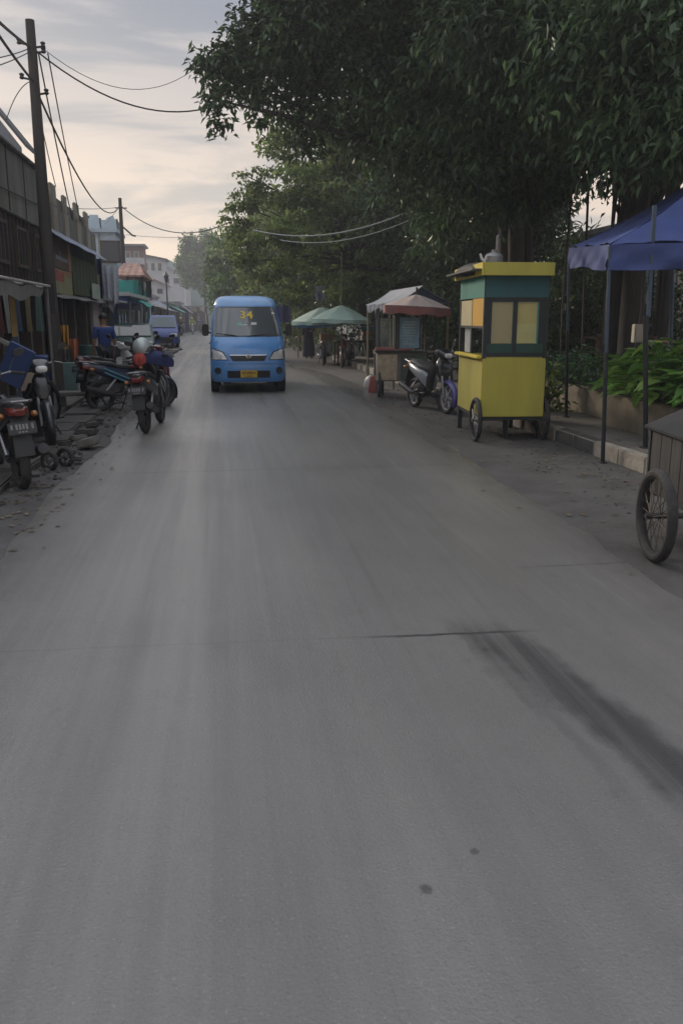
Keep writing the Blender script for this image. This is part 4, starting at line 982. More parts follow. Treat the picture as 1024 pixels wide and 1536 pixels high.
# ------------------------------------------------------------------ push cart at the right edge
WOOD = M('weathered_planks', (.050, .047, .043), .8, 0, .3, 5, .4, dirt=.5, dirtcol=(.03, .027, .024), stretch=(3, 3, .25))
WOODD = M('dark_tin_lid', (.028, .028, .029), .6, .3, .3, 5, .2)
p = gr(977, 842)
pc = thing('push_cart', 'weathered plank push cart with a spoked wheel and sloping lid, cut by the right edge', 'push cart', (p.x, p.y, .012), R(-8))
spoke_wheel(pc, (0, 0, .305), .30, .045, 'X', 26, M('rusty_rim', (.10, .075, .055), .6, .5, .3, 12, dirt=.5))
spoke_wheel(pc, (1.12, 0, .305), .30, .045, 'X', 26, bpy.data.materials['rusty_rim'])
MB().tube([(-.07, 0, .305), (1.19, 0, .305)], .02, 10).build('axle', IRON, pc)
for i, (y0, y1) in enumerate(((-.02, .16), (.165, .34), (.345, .53), (.535, .72))):
    for x in (.20, .955):
        b = MB().box(x, x + .02, y0, y1, .33 + rng.uniform(-.006, .006), .80); b.build('side_plank', WOOD, pc, bevel=.004)
b = MB()
for i in range(4): b.box(.222 + i * .183, .400 + i * .183, -.022, -.002, .33, .80)
b.build('front_planks', WOOD, pc, bevel=.004)
MB().box(.225, .95, .0, .70, .325, .345).build('cart_floor', WOOD, pc)
for x in (.19, .97):
    for y in (-.025, .722): MB().box(x - .0, x + .035, y, y + .03, .12 if y > 0 else .30, .79).build('corner_post', FRM, pc)
b = MB(); b.prism([(.165, .79), (.60, .985), (1.04, .80), (1.04, .822), (.60, 1.008), (.16, .812)], 'Y', -.10, .80); b.build('lid', WOODD, pc, bevel=.006)
MB().tube([(.25, .70, .31), (.25, -.75, .62), (.93, -.75, .62), (.93, .70, .31)], .016, 8).build('push_handle', IRON, pc)
MB().tube([(.19, -.04, .31), (1.0, -.04, .31)], .018, 8).build('front_bar', STEEL, pc)
b = MB().tube([(.195, -.04, .62), (.98, -.04, .63)], .012, 6); b.build('rope', M('pale_rope', (.35, .28, .16), .9), pc)
b = MB()
b.box(.26, .9, .08, .66, .346, .74); b.build('cart_load', M('dark_sacking', (.03, .03, .03), .9, 0, .3, 6, .5), pc, bevel=.04)

# ------------------------------------------------------------------ planters, plants, railing
PLC = M('planter_concrete', (.20, .17, .125), .85, 0, .25, 2.5, .4, dirt=.65, dirtcol=(.055, .048, .04), stretch=(1, 1, .5))
SOIL = M('soil', (.03, .024, .018), .95, 0, .4, 10, .8)
def planter(label, x0, x1, y0, y1, h):
    r = thing('planter', label, 'planter', ((x0 + x1) / 2, (y0 + y1) / 2, .178))
    b = MB(); y = y0; k_ = 0
    for (a0, a1, c0_, c1_) in ((x0, x0 + .14, y0, y1), (x1 - .14, x1, y0, y1), (x0 + .142, x1 - .142, y0, y0 + .14), (x0 + .142, x1 - .142, y1 - .14, y1)):
        n = max(1, int((c1_ - c0_) / 1.0)); stp = (c1_ - c0_) / n
        for i in range(n): b.box(a0 + rng.uniform(0, .006), a1, c0_ + i * stp + .003, c0_ + (i + 1) * stp - .003, .175, .178 + h + rng.uniform(-.006, .006))
    b.build('wall', PLC, r, bevel=.012, world=True)
    MB().box(x0 + .1, x1 - .1, y0 + .1, y1 - .1, .175, .178 + h - .08).build('soil', SOIL, r, world=True)
    return r
planter('pale stained concrete planter full of broad leaves, beside the push cart', 5.14, 6.9, 5.0, 10.75, .42)
planter('darker low concrete planter behind the canopy leg, past the leafy one', 5.45, 7.2, 10.95, 17.5, .40)
def leaf_array(centers, axes, norms, Ls, Ws):
    """kite leaves: four vertices, two faces folded on the midrib"""
    n = len(centers)
    side = np.cross(axes, norms); side /= np.linalg.norm(side, axis=1)[:, None] + 1e-9
    nn = np.cross(side, axes)
    base = centers - axes * Ls[:, None] * .5; tip = centers + axes * Ls[:, None] * .5
    mid = centers - axes * Ls[:, None] * .05 + nn * Ws[:, None] * .22
    tip = tip - nn * Ls[:, None] * .10
    v = np.stack([base, mid - side * Ws[:, None] * .5, tip, mid + side * Ws[:, None] * .5], 1).reshape(-1, 3)
    o = np.arange(n)[:, None] * 4
    f = np.concatenate([o + np.array([0, 1, 2]), o + np.array([0, 2, 3])], 1).reshape(-1, 3)
    return v, f
def np_mesh(name, v, f, mat, parent=None, smooth=False):
    me = bpy.data.meshes.new(name)
    me.vertices.add(len(v)); me.vertices.foreach_set('co', v.astype(np.float32).ravel())
    me.loops.add(f.size); me.loops.foreach_set('vertex_index', f.astype(np.int32).ravel())
    k_ = f.shape[1]
    me.polygons.add(len(f)); me.polygons.foreach_set('loop_start', np.arange(0, f.size, k_, dtype=np.int32)); me.polygons.foreach_set('loop_total', np.full(len(f), k_, dtype=np.int32))
    me.update(calc_edges=True); me.validate()
    me.materials.append(mat)
    o = bpy.data.objects.new(name, me); COL.objects.link(o)
    if parent is not None: o.parent = parent
    return o
def blade_leaf(b, base, dr, up, ln, wd, curl):
    """broad leaf of a 5 x 3 grid with a folded midrib and a drooping tip"""
    dr = dr.normalized(); sd = dr.cross(up).normalized(); nn = sd.cross(dr).normalized()
    prof = (.08, .75, 1.0, .8, .4, .04)
    def fn(u, v):
        k_ = v * 5; i = int(min(4, k_)); w_ = prof[i] + (prof[i + 1] - prof[i]) * (k_ - i)
        q = 2 * u - 1
        return base + dr * ln * v + sd * q * w_ * wd * .5 + nn * (abs(q) * w_ * wd * .22 - curl * ln * v * v + .02 * wd * math.sin(v * 20) * abs(q))
    b.grid(fn, 4, 7)
LEAFY = leafmat('broad_leaf', (.09, .19, .04), (.16, .33, .065), (.30, .46, .11), .34, .35)
LEAFD = leafmat('dark_broad_leaf', (.025, .07, .03), (.045, .11, .04), (.07, .15, .05), .2, .4)
def leafy_plant(name, label, c, rad, hgt, n, ln, mat, seed, grp, wd=.55):
    r_ = random.Random(seed); r = thing(name, label, 'plant', c, 0, grp)
    b = MB(); stm = MB()
    for i in range(n):
        a = r_.uniform(0, 2 * PI); q = r_.random() ** .5; z = hgt * (1 - q * q * .75) * r_.uniform(.45, 1.0)
        base = Vector((rad * q * math.cos(a), rad * q * math.sin(a), z))
        o_ = Vector((math.cos(a + r_.uniform(-.6, .6)), math.sin(a + r_.uniform(-.6, .6)), r_.uniform(-.25, .45)))
        l_ = ln * r_.uniform(.65, 1.2)
        blade_leaf(b, base, o_, Vector((r_.uniform(-.2, .2), r_.uniform(-.2, .2), 1)), l_, l_ * wd * r_.uniform(.8, 1.15), r_.uniform(.1, .45))
        if i % 4 == 0: stm.tube([(base.x * .25, base.y * .25, 0), (base.x * .7, base.y * .7, z * .6), base], .006, 4, False)
    o = b.build('leaves', mat, r, ang=60); stm.build('stems', M('green_stem', (.05, .09, .03), .6) if 'green_stem' not in bpy.data.materials else bpy.data.materials['green_stem'], r); return r
GP = 'broad leaved plants filling the pale planter'
k_ = 0
for (x, y, rad, hg) in ((5.55, 10.35, .50, .50), (5.45, 9.75, .50, .55), (5.55, 9.1, .52, .62), (5.5, 8.5, .5, .60), (5.55, 7.9, .5, .62), (6.15, 10.2, .55, .68), (6.2, 9.5, .55, .80), (6.15, 8.8, .55, .85), (6.3, 8.1, .55, .85), (6.55, 10.4, .5, .8), (5.6, 7.3, .5, .6), (6.3, 7.4, .5, .8)):
    leafy_plant('broad_leaf_plant', 'bright green broad leaved plant in the pale concrete planter', (x, y, .56), rad * 1.08, hg + .30, 140, .29, LEAFY, 100 + k_, GP); k_ += 1
GD = 'dark plants in the low planter'
for (x, y) in ((5.8, 11.4), (5.75, 12.3), (6.4, 11.8), (5.8, 13.3), (6.4, 12.9), (5.8, 14.4), (6.4, 14.4), (5.85, 15.6), (6.3, 16.3)):
    leafy_plant('dark_leaf_plant', 'dark green bushy plant in the low planter behind the canopy leg', (x, y, .48), .5, .68, 120, .17, LEAFD, 200 + k_, GD, .5); k_ += 1
RUSTY = M('brown_rail_paint', (.10, .06, .035), .75, .1, .3, 9, .2, dirt=.4)
rl = thing('railing', 'low brown iron railing behind the planters', 'railing', (7.4, 13, .0))
b = MB(); b.tube([(7.45, 7, 1.22), (7.45, 20, 1.22)], .025, 6).tube([(7.45, 7, .75), (7.45, 20, .75)], .018, 6); b.build('rail', RUSTY, rl, world=True)
for i in range(18):
    y = 7.2 + i * .74; b = MB(); b.box(7.415, 7.485, y - .035, y + .035, .0, 1.30 if i % 3 == 0 else 1.21); b.build('post', RUSTY, rl, world=True)

# ------------------------------------------------------------------ stalls farther up on the right
def parasol(name, label, c, rad, ztop, zedge, mat, valmat, n=8, valh=.14, group=None, pole=STEEL, poletop=None, seed=1):
    r = thing(name, label, 'parasol', c, 0, group); rr = random.Random(seed); tl = rr.uniform(-.05, .05)
    MB().tube([(0, 0, 0), (0, 0, poletop or ztop + .06)], .022, 10).build('pole', pole, r)
    hub_off = rr.uniform(0, .4)
    def fn(u, v):
        a = 2 * PI * u + hub_off; seg = (u * n) % 1; pinch = 1 - .075 * math.sin(PI * seg) * v; rr_ = rad * v * pinch
        z = ztop - (ztop - zedge) * (v ** 1.25) - .07 * math.sin(PI * seg) * v * (1 - v) + tl * math.cos(a) * v
        return Vector((rr_ * math.cos(a), rr_ * math.sin(a), z))
    MB().slab(fn, n * 6, 8, (0, 0, -.006)).build('canopy', mat, r, ang=50)
    if valh:
        def fv(u, v):
            q = fn(u, 1.0); a = 2 * PI * u + hub_off; k_ = 1 + .006 + .02 * math.sin(u * 50) * v
            return Vector((q.x * k_, q.y * k_, q.z - .012 - valh * v * (1 + .12 * math.sin(u * n * PI * 2))))
        MB().slab(fv, n * 8, 3, (0, 0, .0) if False else (.0, .0, -.004)).build('valance', valmat, r)
    for i in range(n):
        a = 2 * PI * i / n + hub_off
        MB().tube([(0, 0, ztop - .06), (rad * .6 * math.cos(a), rad * .6 * math.sin(a), ztop - (ztop - zedge) * .6 ** 1.25 - .02 + tl * math.cos(a) * .6), (rad * .98 * math.cos(a), rad * .98 * math.sin(a), zedge - .012 + tl * math.cos(a))], .007, 5).build('rib', STEEL, r)
    return r
GRN = M('faded_green_canvas', (.40, .54, .47), .8, 0, .15, 3, .15, dirt=.3, dirtcol=(.20, .26, .22))
BAM = M('bamboo', (.22, .19, .10), .6, 0, .2, 10, dirt=.3)
pg = 'green parasols of the roadside stalls'
q = at(512, 540, 27.4); parasol('parasol', 'faded green parasol on a tall bamboo pole above the parked motorbikes', (q.x, 27.4, .006), 1.02, 2.02, 1.56, GRN, GRN, 8, .10, pg, BAM, 3.55, 3)
q = at(484, 540, 28.8); parasol('parasol', 'lighter green parasol to the left of the one on the bamboo pole', (q.x, 28.8, .006), 1.08, 1.98, 1.50, M('pale_green_canvas', (.50, .64, .57), .8, 0, .15, 3, .15, dirt=.3), GRN, 8, .10, pg, STEEL, None, 9)
# second stall with the red and grey parasol
RG = M('faded_grey_canvas', (.52, .45, .42), .8, 0, .2, 3, .15, dirt=.4, dirtcol=(.36, .14, .11))
REDV = M('red_valance', (.27, .10, .085), .8, 0, .2, 5, .1, dirt=.45, dirtcol=(.12, .12, .14))
q = at(622, 580, 17.3)
parasol('parasol', 'faded grey parasol with red edge over the small food cart', (q.x, 17.3, .006), .72, 2.08, 1.83, RG, REDV, 8, .15, None, IRON, 2.22, 14)
e = gr(590, 592)
fc = thing('food_cart', 'small wooden food cart with a blue menu board under the red edged parasol', 'food cart', (at(566, 560, 17.1).x, 17.1, .006), R(-6))
GRYW = M('grey_wood_panel', (.16, .145, .125), .8, 0, .25, 4, .2, dirt=.5); MENU = M('pale_menu_boards', (.40, .31, .22), .7, 0, .3, 12, dirt=.45, dirtcol=(.2, .25, .12))
b = MB().box(0, 1.0, 0, .55, .33, .92); b.build('cabinet', GRYW, fc, bevel=.008)
b = MB().box(-.008, .40, -.012, -.002, .36, .88); b.build('front_panel', MENU, fc); b = MB().box(.47, .97, -.012, -.002, .36, .88); b.build('front_panel', M('green_grey_panel', (.05, .075, .06), .7, 0, .2, 5), fc)
b = MB().box(-.06, 1.05, -.06, .60, .922, .955); b.build('counter', FRM, fc, bevel=.006)
b = MB().box(-.05, .33, -.045, .14, .958, 1.02); b.build('tray', REDV, fc, bevel=.01)
b = MB().box(.40, .70, -.03, .14, .958, 1.0); b.build('tray', REDV, fc, bevel=.01)
for x in (.02, .42, .98):
    for y in (.02, .53): MB().box(x - .02, x + .02, y - .02, y + .02, .957, 1.80).build('post', FRM, fc)
b = MB().box(.445, .86, .10, .125, 1.00, 1.62); b.build('menu_board', M('blue_menu', (.18, .30, .36), .5, 0, .25, 7, dirt=.3, dirtcol=(.10, .2, .4)), fc, bevel=.004)
b = MB()
for i in range(9): b.box(.49 + rng.uniform(0, .05), .60 + rng.uniform(0, .2), .092, .098, 1.08 + i * .055, 1.095 + i * .055)
b.build('menu_marks', M('pale_marks', (.40, .46, .46), .6), fc)
b = MB().box(-.01, .38, .30, .33, 1.02, 1.6); b.build('glass_case', GLS, fc)
for x in (.1, .9): spoke_wheel(fc, (x * 1.16 - .08, .1, .27), .265, .03, 'X', 18)
for x in (.15, .85):
    b = MB().box(x - .025, x + .025, .48, .53, 0, .335); b.build('leg', FRM, fc)
cloth_lump('plastic_bag', 'white plastic bag slumped on the ground left of the small food cart', 'bag', (gr(555, 583).x, gr(555, 583).y, .17), (.12, .12, .14), M('white_plastic_film', (.55, .55, .55), .5, 0, .1, 10), 2, .4)
cp = MB(); cp.lathe([(.0, 0), (.16, 0), (.17, .01), (.13, .34), (.12, .36), (0, .36)], (0, 0, 0), 16)
so2 = cp.build('plastic_stool', M('red_brown_plastic', (.22, .05, .035), .5, 0, .15, 6, dirt=.3), None, bevel=.006); so2.location = (gr(563, 589).x, gr(563, 589).y, .006); tag(so2, 'dark red plastic stool beside the white bag at the small food cart', 'stool')
# gabled tarpaulin shelter
TARP = M('blue_grey_tarp', (.22, .24, .28), .65, 0, .15, 2, .25, dirt=.4, dirtcol=(.12, .14, .2)); TARPD = M('deep_blue_tarp', (.03, .06, .12), .7, 0, .15, 3, .2)
sh = thing('tarpaulin_shelter', 'gabled blue grey tarpaulin shelter behind the red edged parasol', 'shelter', (4.45, 20, .006))
xl, xm, xr = at(590, 453, 18.9), at(634, 428, 18.9), at(680, 453, 18.9)
b = MB()
def slope(a_, b_, y0, y1):
    def fn(u, v):
        q = a_.lerp(b_, v); return Vector((q.x, y0 + (y1 - y0) * u, q.z - .05 * math.sin(PI * v) - .04 * math.sin(PI * u * 3) ** 2 * (1 - v)))
    return MB().slab(fn, 18, 8, (0, 0, -.008))
slope(xl, xm, 18.9, 22.6).build('roof_sheet', TARP, sh, world=True); slope(xr, xm - Vector((0, 0, .012)), 18.9, 22.6).build('roof_sheet', TARP, sh, world=True)
b = MB(); b.prism([(xl.x + .12, xl.z - .02), (xm.x, xm.z - .06), (xr.x - .05, xr.z - .02)], 'Y', 19.0, 19.02); b.build('gable_sheet', TARPD, sh, world=True)
def val(u, v): return Vector((xl.x + .01 + .02 * math.sin(u * 40) * v, 18.92 + 3.6 * u, xl.z - .02 - .17 * v * (1 + .25 * math.sin(u * 60))))
MB().slab(val, 50, 3, (.006, 0, 0)).build('hanging_edge', TARPD, sh, world=True)
def val2(u, v): return Vector((xr.x - .02 + .02 * math.sin(u * 40) * v, 18.92 + 3.6 * u, xr.z - .02 - .2 * v * (1 + .25 * math.sin(u * 60))))
MB().slab(val2, 50, 3, (.006, 0, 0)).build('hanging_edge', TARPD, sh, world=True)
for x, y in ((xl.x + .05, 19.05), (xr.x - .08, 19.05), (xl.x + .05, 22.5), (xr.x - .08, 22.5), (xm.x, 22.5)):
    b = MB().tube([(x, y, .0), (x, y, xl.z - .02 if abs(x - xm.x) > .1 else xm.z - .08)], .03, 8); b.build('post', BAM, sh, world=True)
tb = thing('stall_table', 'dark wooden stall table under the gabled tarpaulin', 'table', (4.5, 20.6, .006))
MB().box(-.7, .7, -.5, .5, .74, .78).build('table_top', FRM, tb)
for x in (-.65, .65):
    for y in (-.45, .45): MB().box(x - .03, x + .03, y - .03, y + .03, 0, .74).build('leg', FRM, tb)
# stall behind the green parasols: table, crates, stacked goods, hanging bag
tb = thing('stall_table', 'low dark stall table behind the motorbikes under the green parasols', 'table', (5.0, 30.6, .006))
MB().box(-.9, .9, -.5, .5, .78, .83).build('table_top', FRM, tb)
for x in (-.85, .85):
    for y in (-.45, .45): MB().box(x - .03, x + .03, y - .03, y + .03, 0, .78).build('leg', FRM, tb)
for i, (dx, dz, c, nm, lb) in enumerate(((.35, .0, (.35, .30, .26), 'carton', 'pale carton at the bottom of the stack on the stall table'), (.38, .17, (.28, .18, .10), 'carton', 'tan carton in the middle of the stack on the stall table'), (.33, .34, (.04, .16, .20), 'crate', 'teal crate on top of the stack on the stall table'))):
    bx = MB().box(-.32, .32, -.2, .2, 0, .155); bx.box(-.335, .335, -.215, .215, .12, .15); o = bx.build(nm, M('goods_%d' % i, c, .8, 0, .2, 8, dirt=.3), None, bevel=.008); o.location = (5.0 + dx, 30.4, .837 + dz); tag(o, lb, nm)
q = at(487, 515, 29.4); bx = MB().box(-.22, .22, -.2, .2, 0, .22); bx.box(-.235, .235, -.215, .215, .2, .235); o = bx.build('rack_box', M('tan_box', (.30, .17, .09), .8, 0, .2, 8, dirt=.3), None, bevel=.008); o.location = (q.x + .0, 28.9, .87); tag(o, 'tan carrier box on the rack of the left scooter under the parasols', 'box')
for (px, py, Y, lb, col_, s_) in ((479, 440, 31, 'pale blue plastic sheet hanging in the foliage above the green parasols', (.30, .34, .45), (.22, .5)),):
    q = at(px, py, Y)
    o = MB().slab(lambda u, v: (s_[0] * (2 * u - 1) * (1 - .3 * v) + .03 * math.sin(v * 9), .05 * math.sin(u * 8 + v * 3), -s_[1] * v), 8, 8, (0, .008, 0)).build('plastic_sheet', clothm('sheet_%d' % px, col_)); o.location = (q.x, q.y, q.z + .25); tag(o, lb, 'sheet')
q = at(430, 500, 36); o = MB().slab(lambda u, v: (.35 * (2 * u - 1), .06 * math.sin(u * 9), -.9 * v), 8, 6, (0, .01, 0)).build('tarpaulin', clothm('violet_tarp', (.05, .05, .16))); o.location = (q.x - .1, 37, 2.35); tag(o, 'dark violet tarpaulin hung beside the right side of the minibus', 'tarpaulin')
bl = MB().slab(lambda u, v: (-.75 + 1.5 * u, .05 * math.sin(u * 12), 0 - .18 * v - .05 * math.sin(PI * u)), 16, 4, (0, .008, 0)).build('tarpaulin', clothm('blue_tarp', (.05, .16, .34))); q = at(468, 490, 32); bl.location = (q.x, 32, 1.48); tag(bl, 'bright blue tarpaulin strip hanging under the left green parasol', 'tarpaulin')
for i, px in enumerate((447, 466, 478, 492, 520)):
    q = gr(px, 528); x = at(px, 528, 35.5).x
    o = MB().tube([(0, 0, 0), (.02, 0, 1.9)], .03, 6).build('bamboo_post', BAM, None); o.location = (x, 35.5, 0); tag(o, 'bamboo post of the fence behind the green parasols', 'post', 'bamboo posts behind the parasols')
# ------------------------------------------------------------------ buildings along the left side
CONC = M('mouldy_concrete', (.20, .19, .165), .9, 0, .3, 1.2, .4, dirt=.8, dirtcol=(.05, .05, .045), stretch=(1, 1, .25))
DKW = stripes('dark_timber_slats', (.050, .040, .033), (.030, .026, .024), 1, 3.3, .85, .45, .4, .5)
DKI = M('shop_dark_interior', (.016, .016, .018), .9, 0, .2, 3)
BROWN = M('brown_shutter', (.075, .055, .042), .8, 0, .3, 4, .2, dirt=.4)
TIN = stripes('corrugated_tin', (.20, .20, .22), (.15, .15, .17), 1, 9, .55, .5, .3, .6)
TINB = stripes('blue_tin', (.17, .19, .28), (.12, .135, .21), 1, 7, .55, .5, .3, .6)
LBLU = M('pale_blue_plaster', (.46, .54, .60), .85, 0, .12, 1.5, .15, dirt=.5, dirtcol=(.16, .17, .17))
WPL = M('white_plaster', (.46, .46, .47), .85, 0, .10, 1.5, .1, dirt=.4, dirtcol=(.2, .2, .2))
BGE = M('beige_plaster', (.30, .27, .21), .85, 0, .15, 1.5, .2, dirt=.5, dirtcol=(.10, .09, .08))
PNK = M('pinkish_plaster', (.34, .29, .29), .85, 0, .15, 1.5, .1, dirt=.4)
BLUW = M('blue_painted_wall', (.035, .09, .25), .75, 0, .15, 1.5, .1, dirt=.35)
TEALW = M('teal_paint', (.04, .28, .25), .7, 0, .15, 2, dirt=.3)
TILE = stripes('red_roof_tiles', (.34, .19, .14), (.25, .14, .11), 0, 3.5, .8, .6, .3, .5)
GPANE = glass('window_pane', (.03, .035, .045), .08, .95)
def bld(name, label, x, y0, y1, cat='building'):
    return thing(name, label, cat, (x, (y0 + y1) / 2, 0))
def bx(name, r, mat, x0, x1, y0, y1, z0, z1, bevel=.0):
    return MB().box(x0, x1, y0, y1, z0, z1).build(name, mat, r, bevel=bevel, world=True)
def windowy(r, X, y0, y1, z0, z1, frame, pane=GPANE, bars=1):
    b = MB(); t = .06
    b.box(X, X + .05, y0, y1, z1 - t, z1); b.box(X, X + .05, y0, y1, z0, z0 + t); b.box(X, X + .05, y0, y0 + t, z0 + t, z1 - t); b.box(X, X + .05, y1 - t, y1, z0 + t, z1 - t)
    for i in range(bars):
        yy = y0 + (y1 - y0) * (i + 1) / (bars + 1); b.box(X + .004, X + .045, yy - .02, yy + .02, z0 + t, z1 - t)
    f = b.build('window', frame, r, world=True); bb = MB().box(X + .005, X + .02, y0 + t, y1 - t, z0 + t, z1 - t).build('pane', pane, f, world=True); return f
def awning(r, X0, X1, y0, y1, z0, z1, mat, name='awning', sag=.05):
    def fn(u, v): return Vector((X0 + (X1 - X0) * v, y0 + (y1 - y0) * u, z0 + (z1 - z0) * v - sag * math.sin(PI * u * 3) ** 2 * v))
    return MB().slab(fn, 24, 4, (0, 0, -.02)).build(name, mat, r, world=True)
XF = -3.75
# A: dark timber house with a concrete parapet
A = bld('timber_shophouse', 'dark timber shophouse with a streaked concrete parapet, nearest on the left', -6, 8, 19.2)
bx('upper_storey', A, DKW, -8.5, XF, 8, 19.2, 2.28, 3.46)
bx('parapet', A, CONC, -8.4, XF + .06, 8, 19.22, 3.462, 4.62, .02)
bx('coping', A, CONC, -8.5, XF + .12, 7.95, 19.26, 4.622, 4.70, .02)
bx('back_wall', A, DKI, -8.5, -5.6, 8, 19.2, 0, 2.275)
bx('side_wall', A, BROWN, -5.595, XF - .04, 19.0, 19.2, 0, 2.275)
bx('side_wall', A, BROWN, -5.595, XF - .04, 8, 8.2, 0, 2.275)
for y in (10.5, 13.2, 15.6, 17.9): bx('shop_post', A, BROWN, XF - .18, XF - .03, y, y + .14, 0, 2.275)
bx('shop_post', A, M('blue_grey_post', (.10, .13, .22), .7, 0, .2, 6), XF + .5, XF + .59, 14.0, 14.09, .05, 2.2)
for y0, y1 in ((8.4, 10.3), (13.5, 15.4)): bx('shutter', A, BROWN, XF - .14, XF - .10, y0, y1, 0, 2.2)
for i in range(7): 
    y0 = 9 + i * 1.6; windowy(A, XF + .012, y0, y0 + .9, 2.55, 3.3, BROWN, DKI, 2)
for i in range(26):
    pass
b = MB()
for i in range(36): b.box(XF + .005, XF + .03, 8.1 + i * .305, 8.13 + i * .305, 2.3, 3.45)
b.build('battens', BROWN, A, world=True)
b = MB()
for i in range(8): b.box(XF + .062, XF + .075, 8.4 + i * 1.36, 8.44 + i * 1.36, 3.5, 4.6)
b.tube([(XF + .09, 8, 3.9), (XF + .1, 14, 3.75), (XF + .09, 19, 3.9)], .012, 5)
b.build('parapet_streaks', M('parapet_dark', (.06, .06, .055), .9), A, world=True)
AWN = M('awning_grey', (.16, .155, .145), .8, 0, .2, 2, .2, dirt=.5); AWL = M('awning_edge', (.42, .41, .39), .7, 0, .2, 6, dirt=.5)
awning(A, XF + .02, XF + 1.0, 10.4, 14.6, 2.34, 2.12, AWN)
def scal(u, v): return Vector((XF + 1.01, 10.4 + 4.2 * u, 2.10 - .06 * math.sin(PI * u * 3) ** 2 - .20 * v * (math.sin(PI * min(1, u * 1.15)) ** .4)))
MB().slab(scal, 60, 3, (.006, 0, 0)).build('awning_valance', AWN, A, world=True)
MB().tube([(XF + 1.02, 10.4, 2.115), (XF + 1.02, 14.6, 2.115)], .02, 6).build('awning_edge_bar', AWL, A, world=True)
MB().tube([(XF + .98, 14.55, 0), (XF + .98, 14.55, 2.1)], .025, 6).build('awning_post', STEEL, A, world=True)
yc = MB().slab(lambda u, v: (XF + .6 + .05 * u, 13.6 + .14 * u, 2.08 - .75 * v), 4, 6, (.004, 0, 0)).build('cloth_strip', clothm('ochre_cloth', (.36, .25, .09))); tag(yc, 'ochre cloth strip hanging under the awning of the timber shophouse', 'cloth')
# grey gabled house peeping over the parapet
G = bld('gabled_house', 'pale house with a grey sheet gable rising behind the concrete parapet', -8.5, 29, 31)
pk = at(2, 170, 29); ev = at(38, 214, 29); wr_ = at(30, 222, 29.2).x
bx('wall', G, WPL, -12, wr_, 29.2, 31, 0, ev.z - .3)
sl = (pk.z - ev.z) / (pk.x - ev.x); rx_ = ev.x - 2.2; rz_ = ev.z - 2.2 * sl
MB().slab(lambda u, v: (ev.x + (rx_ - ev.x) * v, 29 + 2.2 * u, ev.z + (rz_ - ev.z) * v), 2, 4, (0, 0, -.12)).build('roof', M('old_sheet', (.12, .12, .125), .95, 0, .2, 3, 0, spec=.05) if 'old_sheet' not in bpy.data.materials else bpy.data.materials['old_sheet'], G, world=True)
MB().slab(lambda u, v: (rx_ - 2.2 * v, 29 + 2.2 * u, rz_ - (rz_ - ev.z) * v), 2, 4, (0, 0, -.12)).build('roof', M('old_sheet', (.12, .12, .125), .95, 0, .2, 3, 0, spec=.05) if 'old_sheet' not in bpy.data.materials else bpy.data.materials['old_sheet'], G, world=True)
b = MB(); b.prism([(ev.x - .15, ev.z - .35), (ev.x - .15, ev.z - .11), (rx_, rz_ - .16), (rx_ - 2.05, ev.z - .11), (rx_ - 2.05, ev.z - .35)], 'Y', 29.06, 29.18); b.build('gable_wall', M('grey_gable', (.22, .23, .25), .8, 0, .15, 3), G, world=True)
# B: shop with the big banner and a slanting tin awning
B_ = bld('banner_shophouse', 'weathered shophouse with a slanting tin awning and hanging banners', -6, 19.3, 28)
bx('upper_wall', B_, CONC, -8.4, XF, 19.3, 28, 3.55, 4.15, .01)
bx('roof_wall', B_, CONC, XF - .5, XF - .06, 19.4, 26.9, 4.152, 4.45, .02)
for y in (19.5, 21.0, 22.6, 24.3, 26.0): bx('roof_pillar', B_, BGE, XF - .055, XF + .03, y, y + rng.uniform(.35, .7), 4.152, 4.55 + rng.uniform(-.1, .15), .02)
for y in (20.9, 22.4, 24.3, 26): bx('upper_column', B_, BGE, XF + .002, XF + .05, y, y + .55, 3.56, 4.14)
bx('middle_wall', B_, M('green_brown_wall', (.085, .085, .06), .9, 0, .3, 2, .2, dirt=.5), -8.4, XF - .02, 19.3, 28, 2.2, 3.548)
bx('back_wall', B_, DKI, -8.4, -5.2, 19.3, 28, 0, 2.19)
for y in (21.6, 23.4, 25.4, 27.7): bx('ground_post', B_, PNK if y > 27 else BROWN, XF - .25, XF - .05, y, y + .2, 0, 2.19)
bx('doorway_panel', B_, M('pale_green_door', (.22, .25, .22), .7, 0, .2, 3), XF - .5, XF - .46, 24.6, 25.4, 0, 2.05)
bx('wall_panel', B_, PNK, XF - .1, XF - .02, 26.6, 27.65, 0, 2.19)
awning(B_, XF + .002, XF + .34, 19.3, 27.8, 3.62, 3.36, TINB, 'tin_awning', .02)
awning(B_, XF - .05, XF + .2, 19.35, 27.9, 2.25, 2.1, AWN, 'lower_awning', .03)
def banner(y0, y1, z0, z1, X, bands, lab):
    """a printed banner: coloured areas only, its words cannot be read in the photo"""
    o = thing('banner', lab, 'banner', (X, (y0 + y1) / 2, z0))
    MB().slab(lambda u, v: (X + .03 * math.sin(u * 7), y0 + (y1 - y0) * u, z0 + (z1 - z0) * v), 12, 12, (-.006, 0, 0)).build('banner_cloth', bands[0], o, world=True)
    for a0, a1, b0, b1, m_ in bands[1:]:
        MB().slab(lambda u, v: (X + .004 + .03 * math.sin((a0 + (a1 - a0) * u) * 7), y0 + (y1 - y0) * (a0 + (a1 - a0) * u), z0 + (z1 - z0) * (b0 + (b1 - b0) * v)), 8, 6, (-.003, 0, 0)).build('printed_area', m_, o, world=True)
    return o
BRN = clothm('banner_brown', (.11, .07, .05)); BCR = clothm('banner_cream', (.24, .22, .11)); BRD = clothm('banner_red', (.30, .07, .05)); BGY = clothm('banner_grey', (.20, .22, .24)); BOR = clothm('banner_orange', (.30, .16, .08))
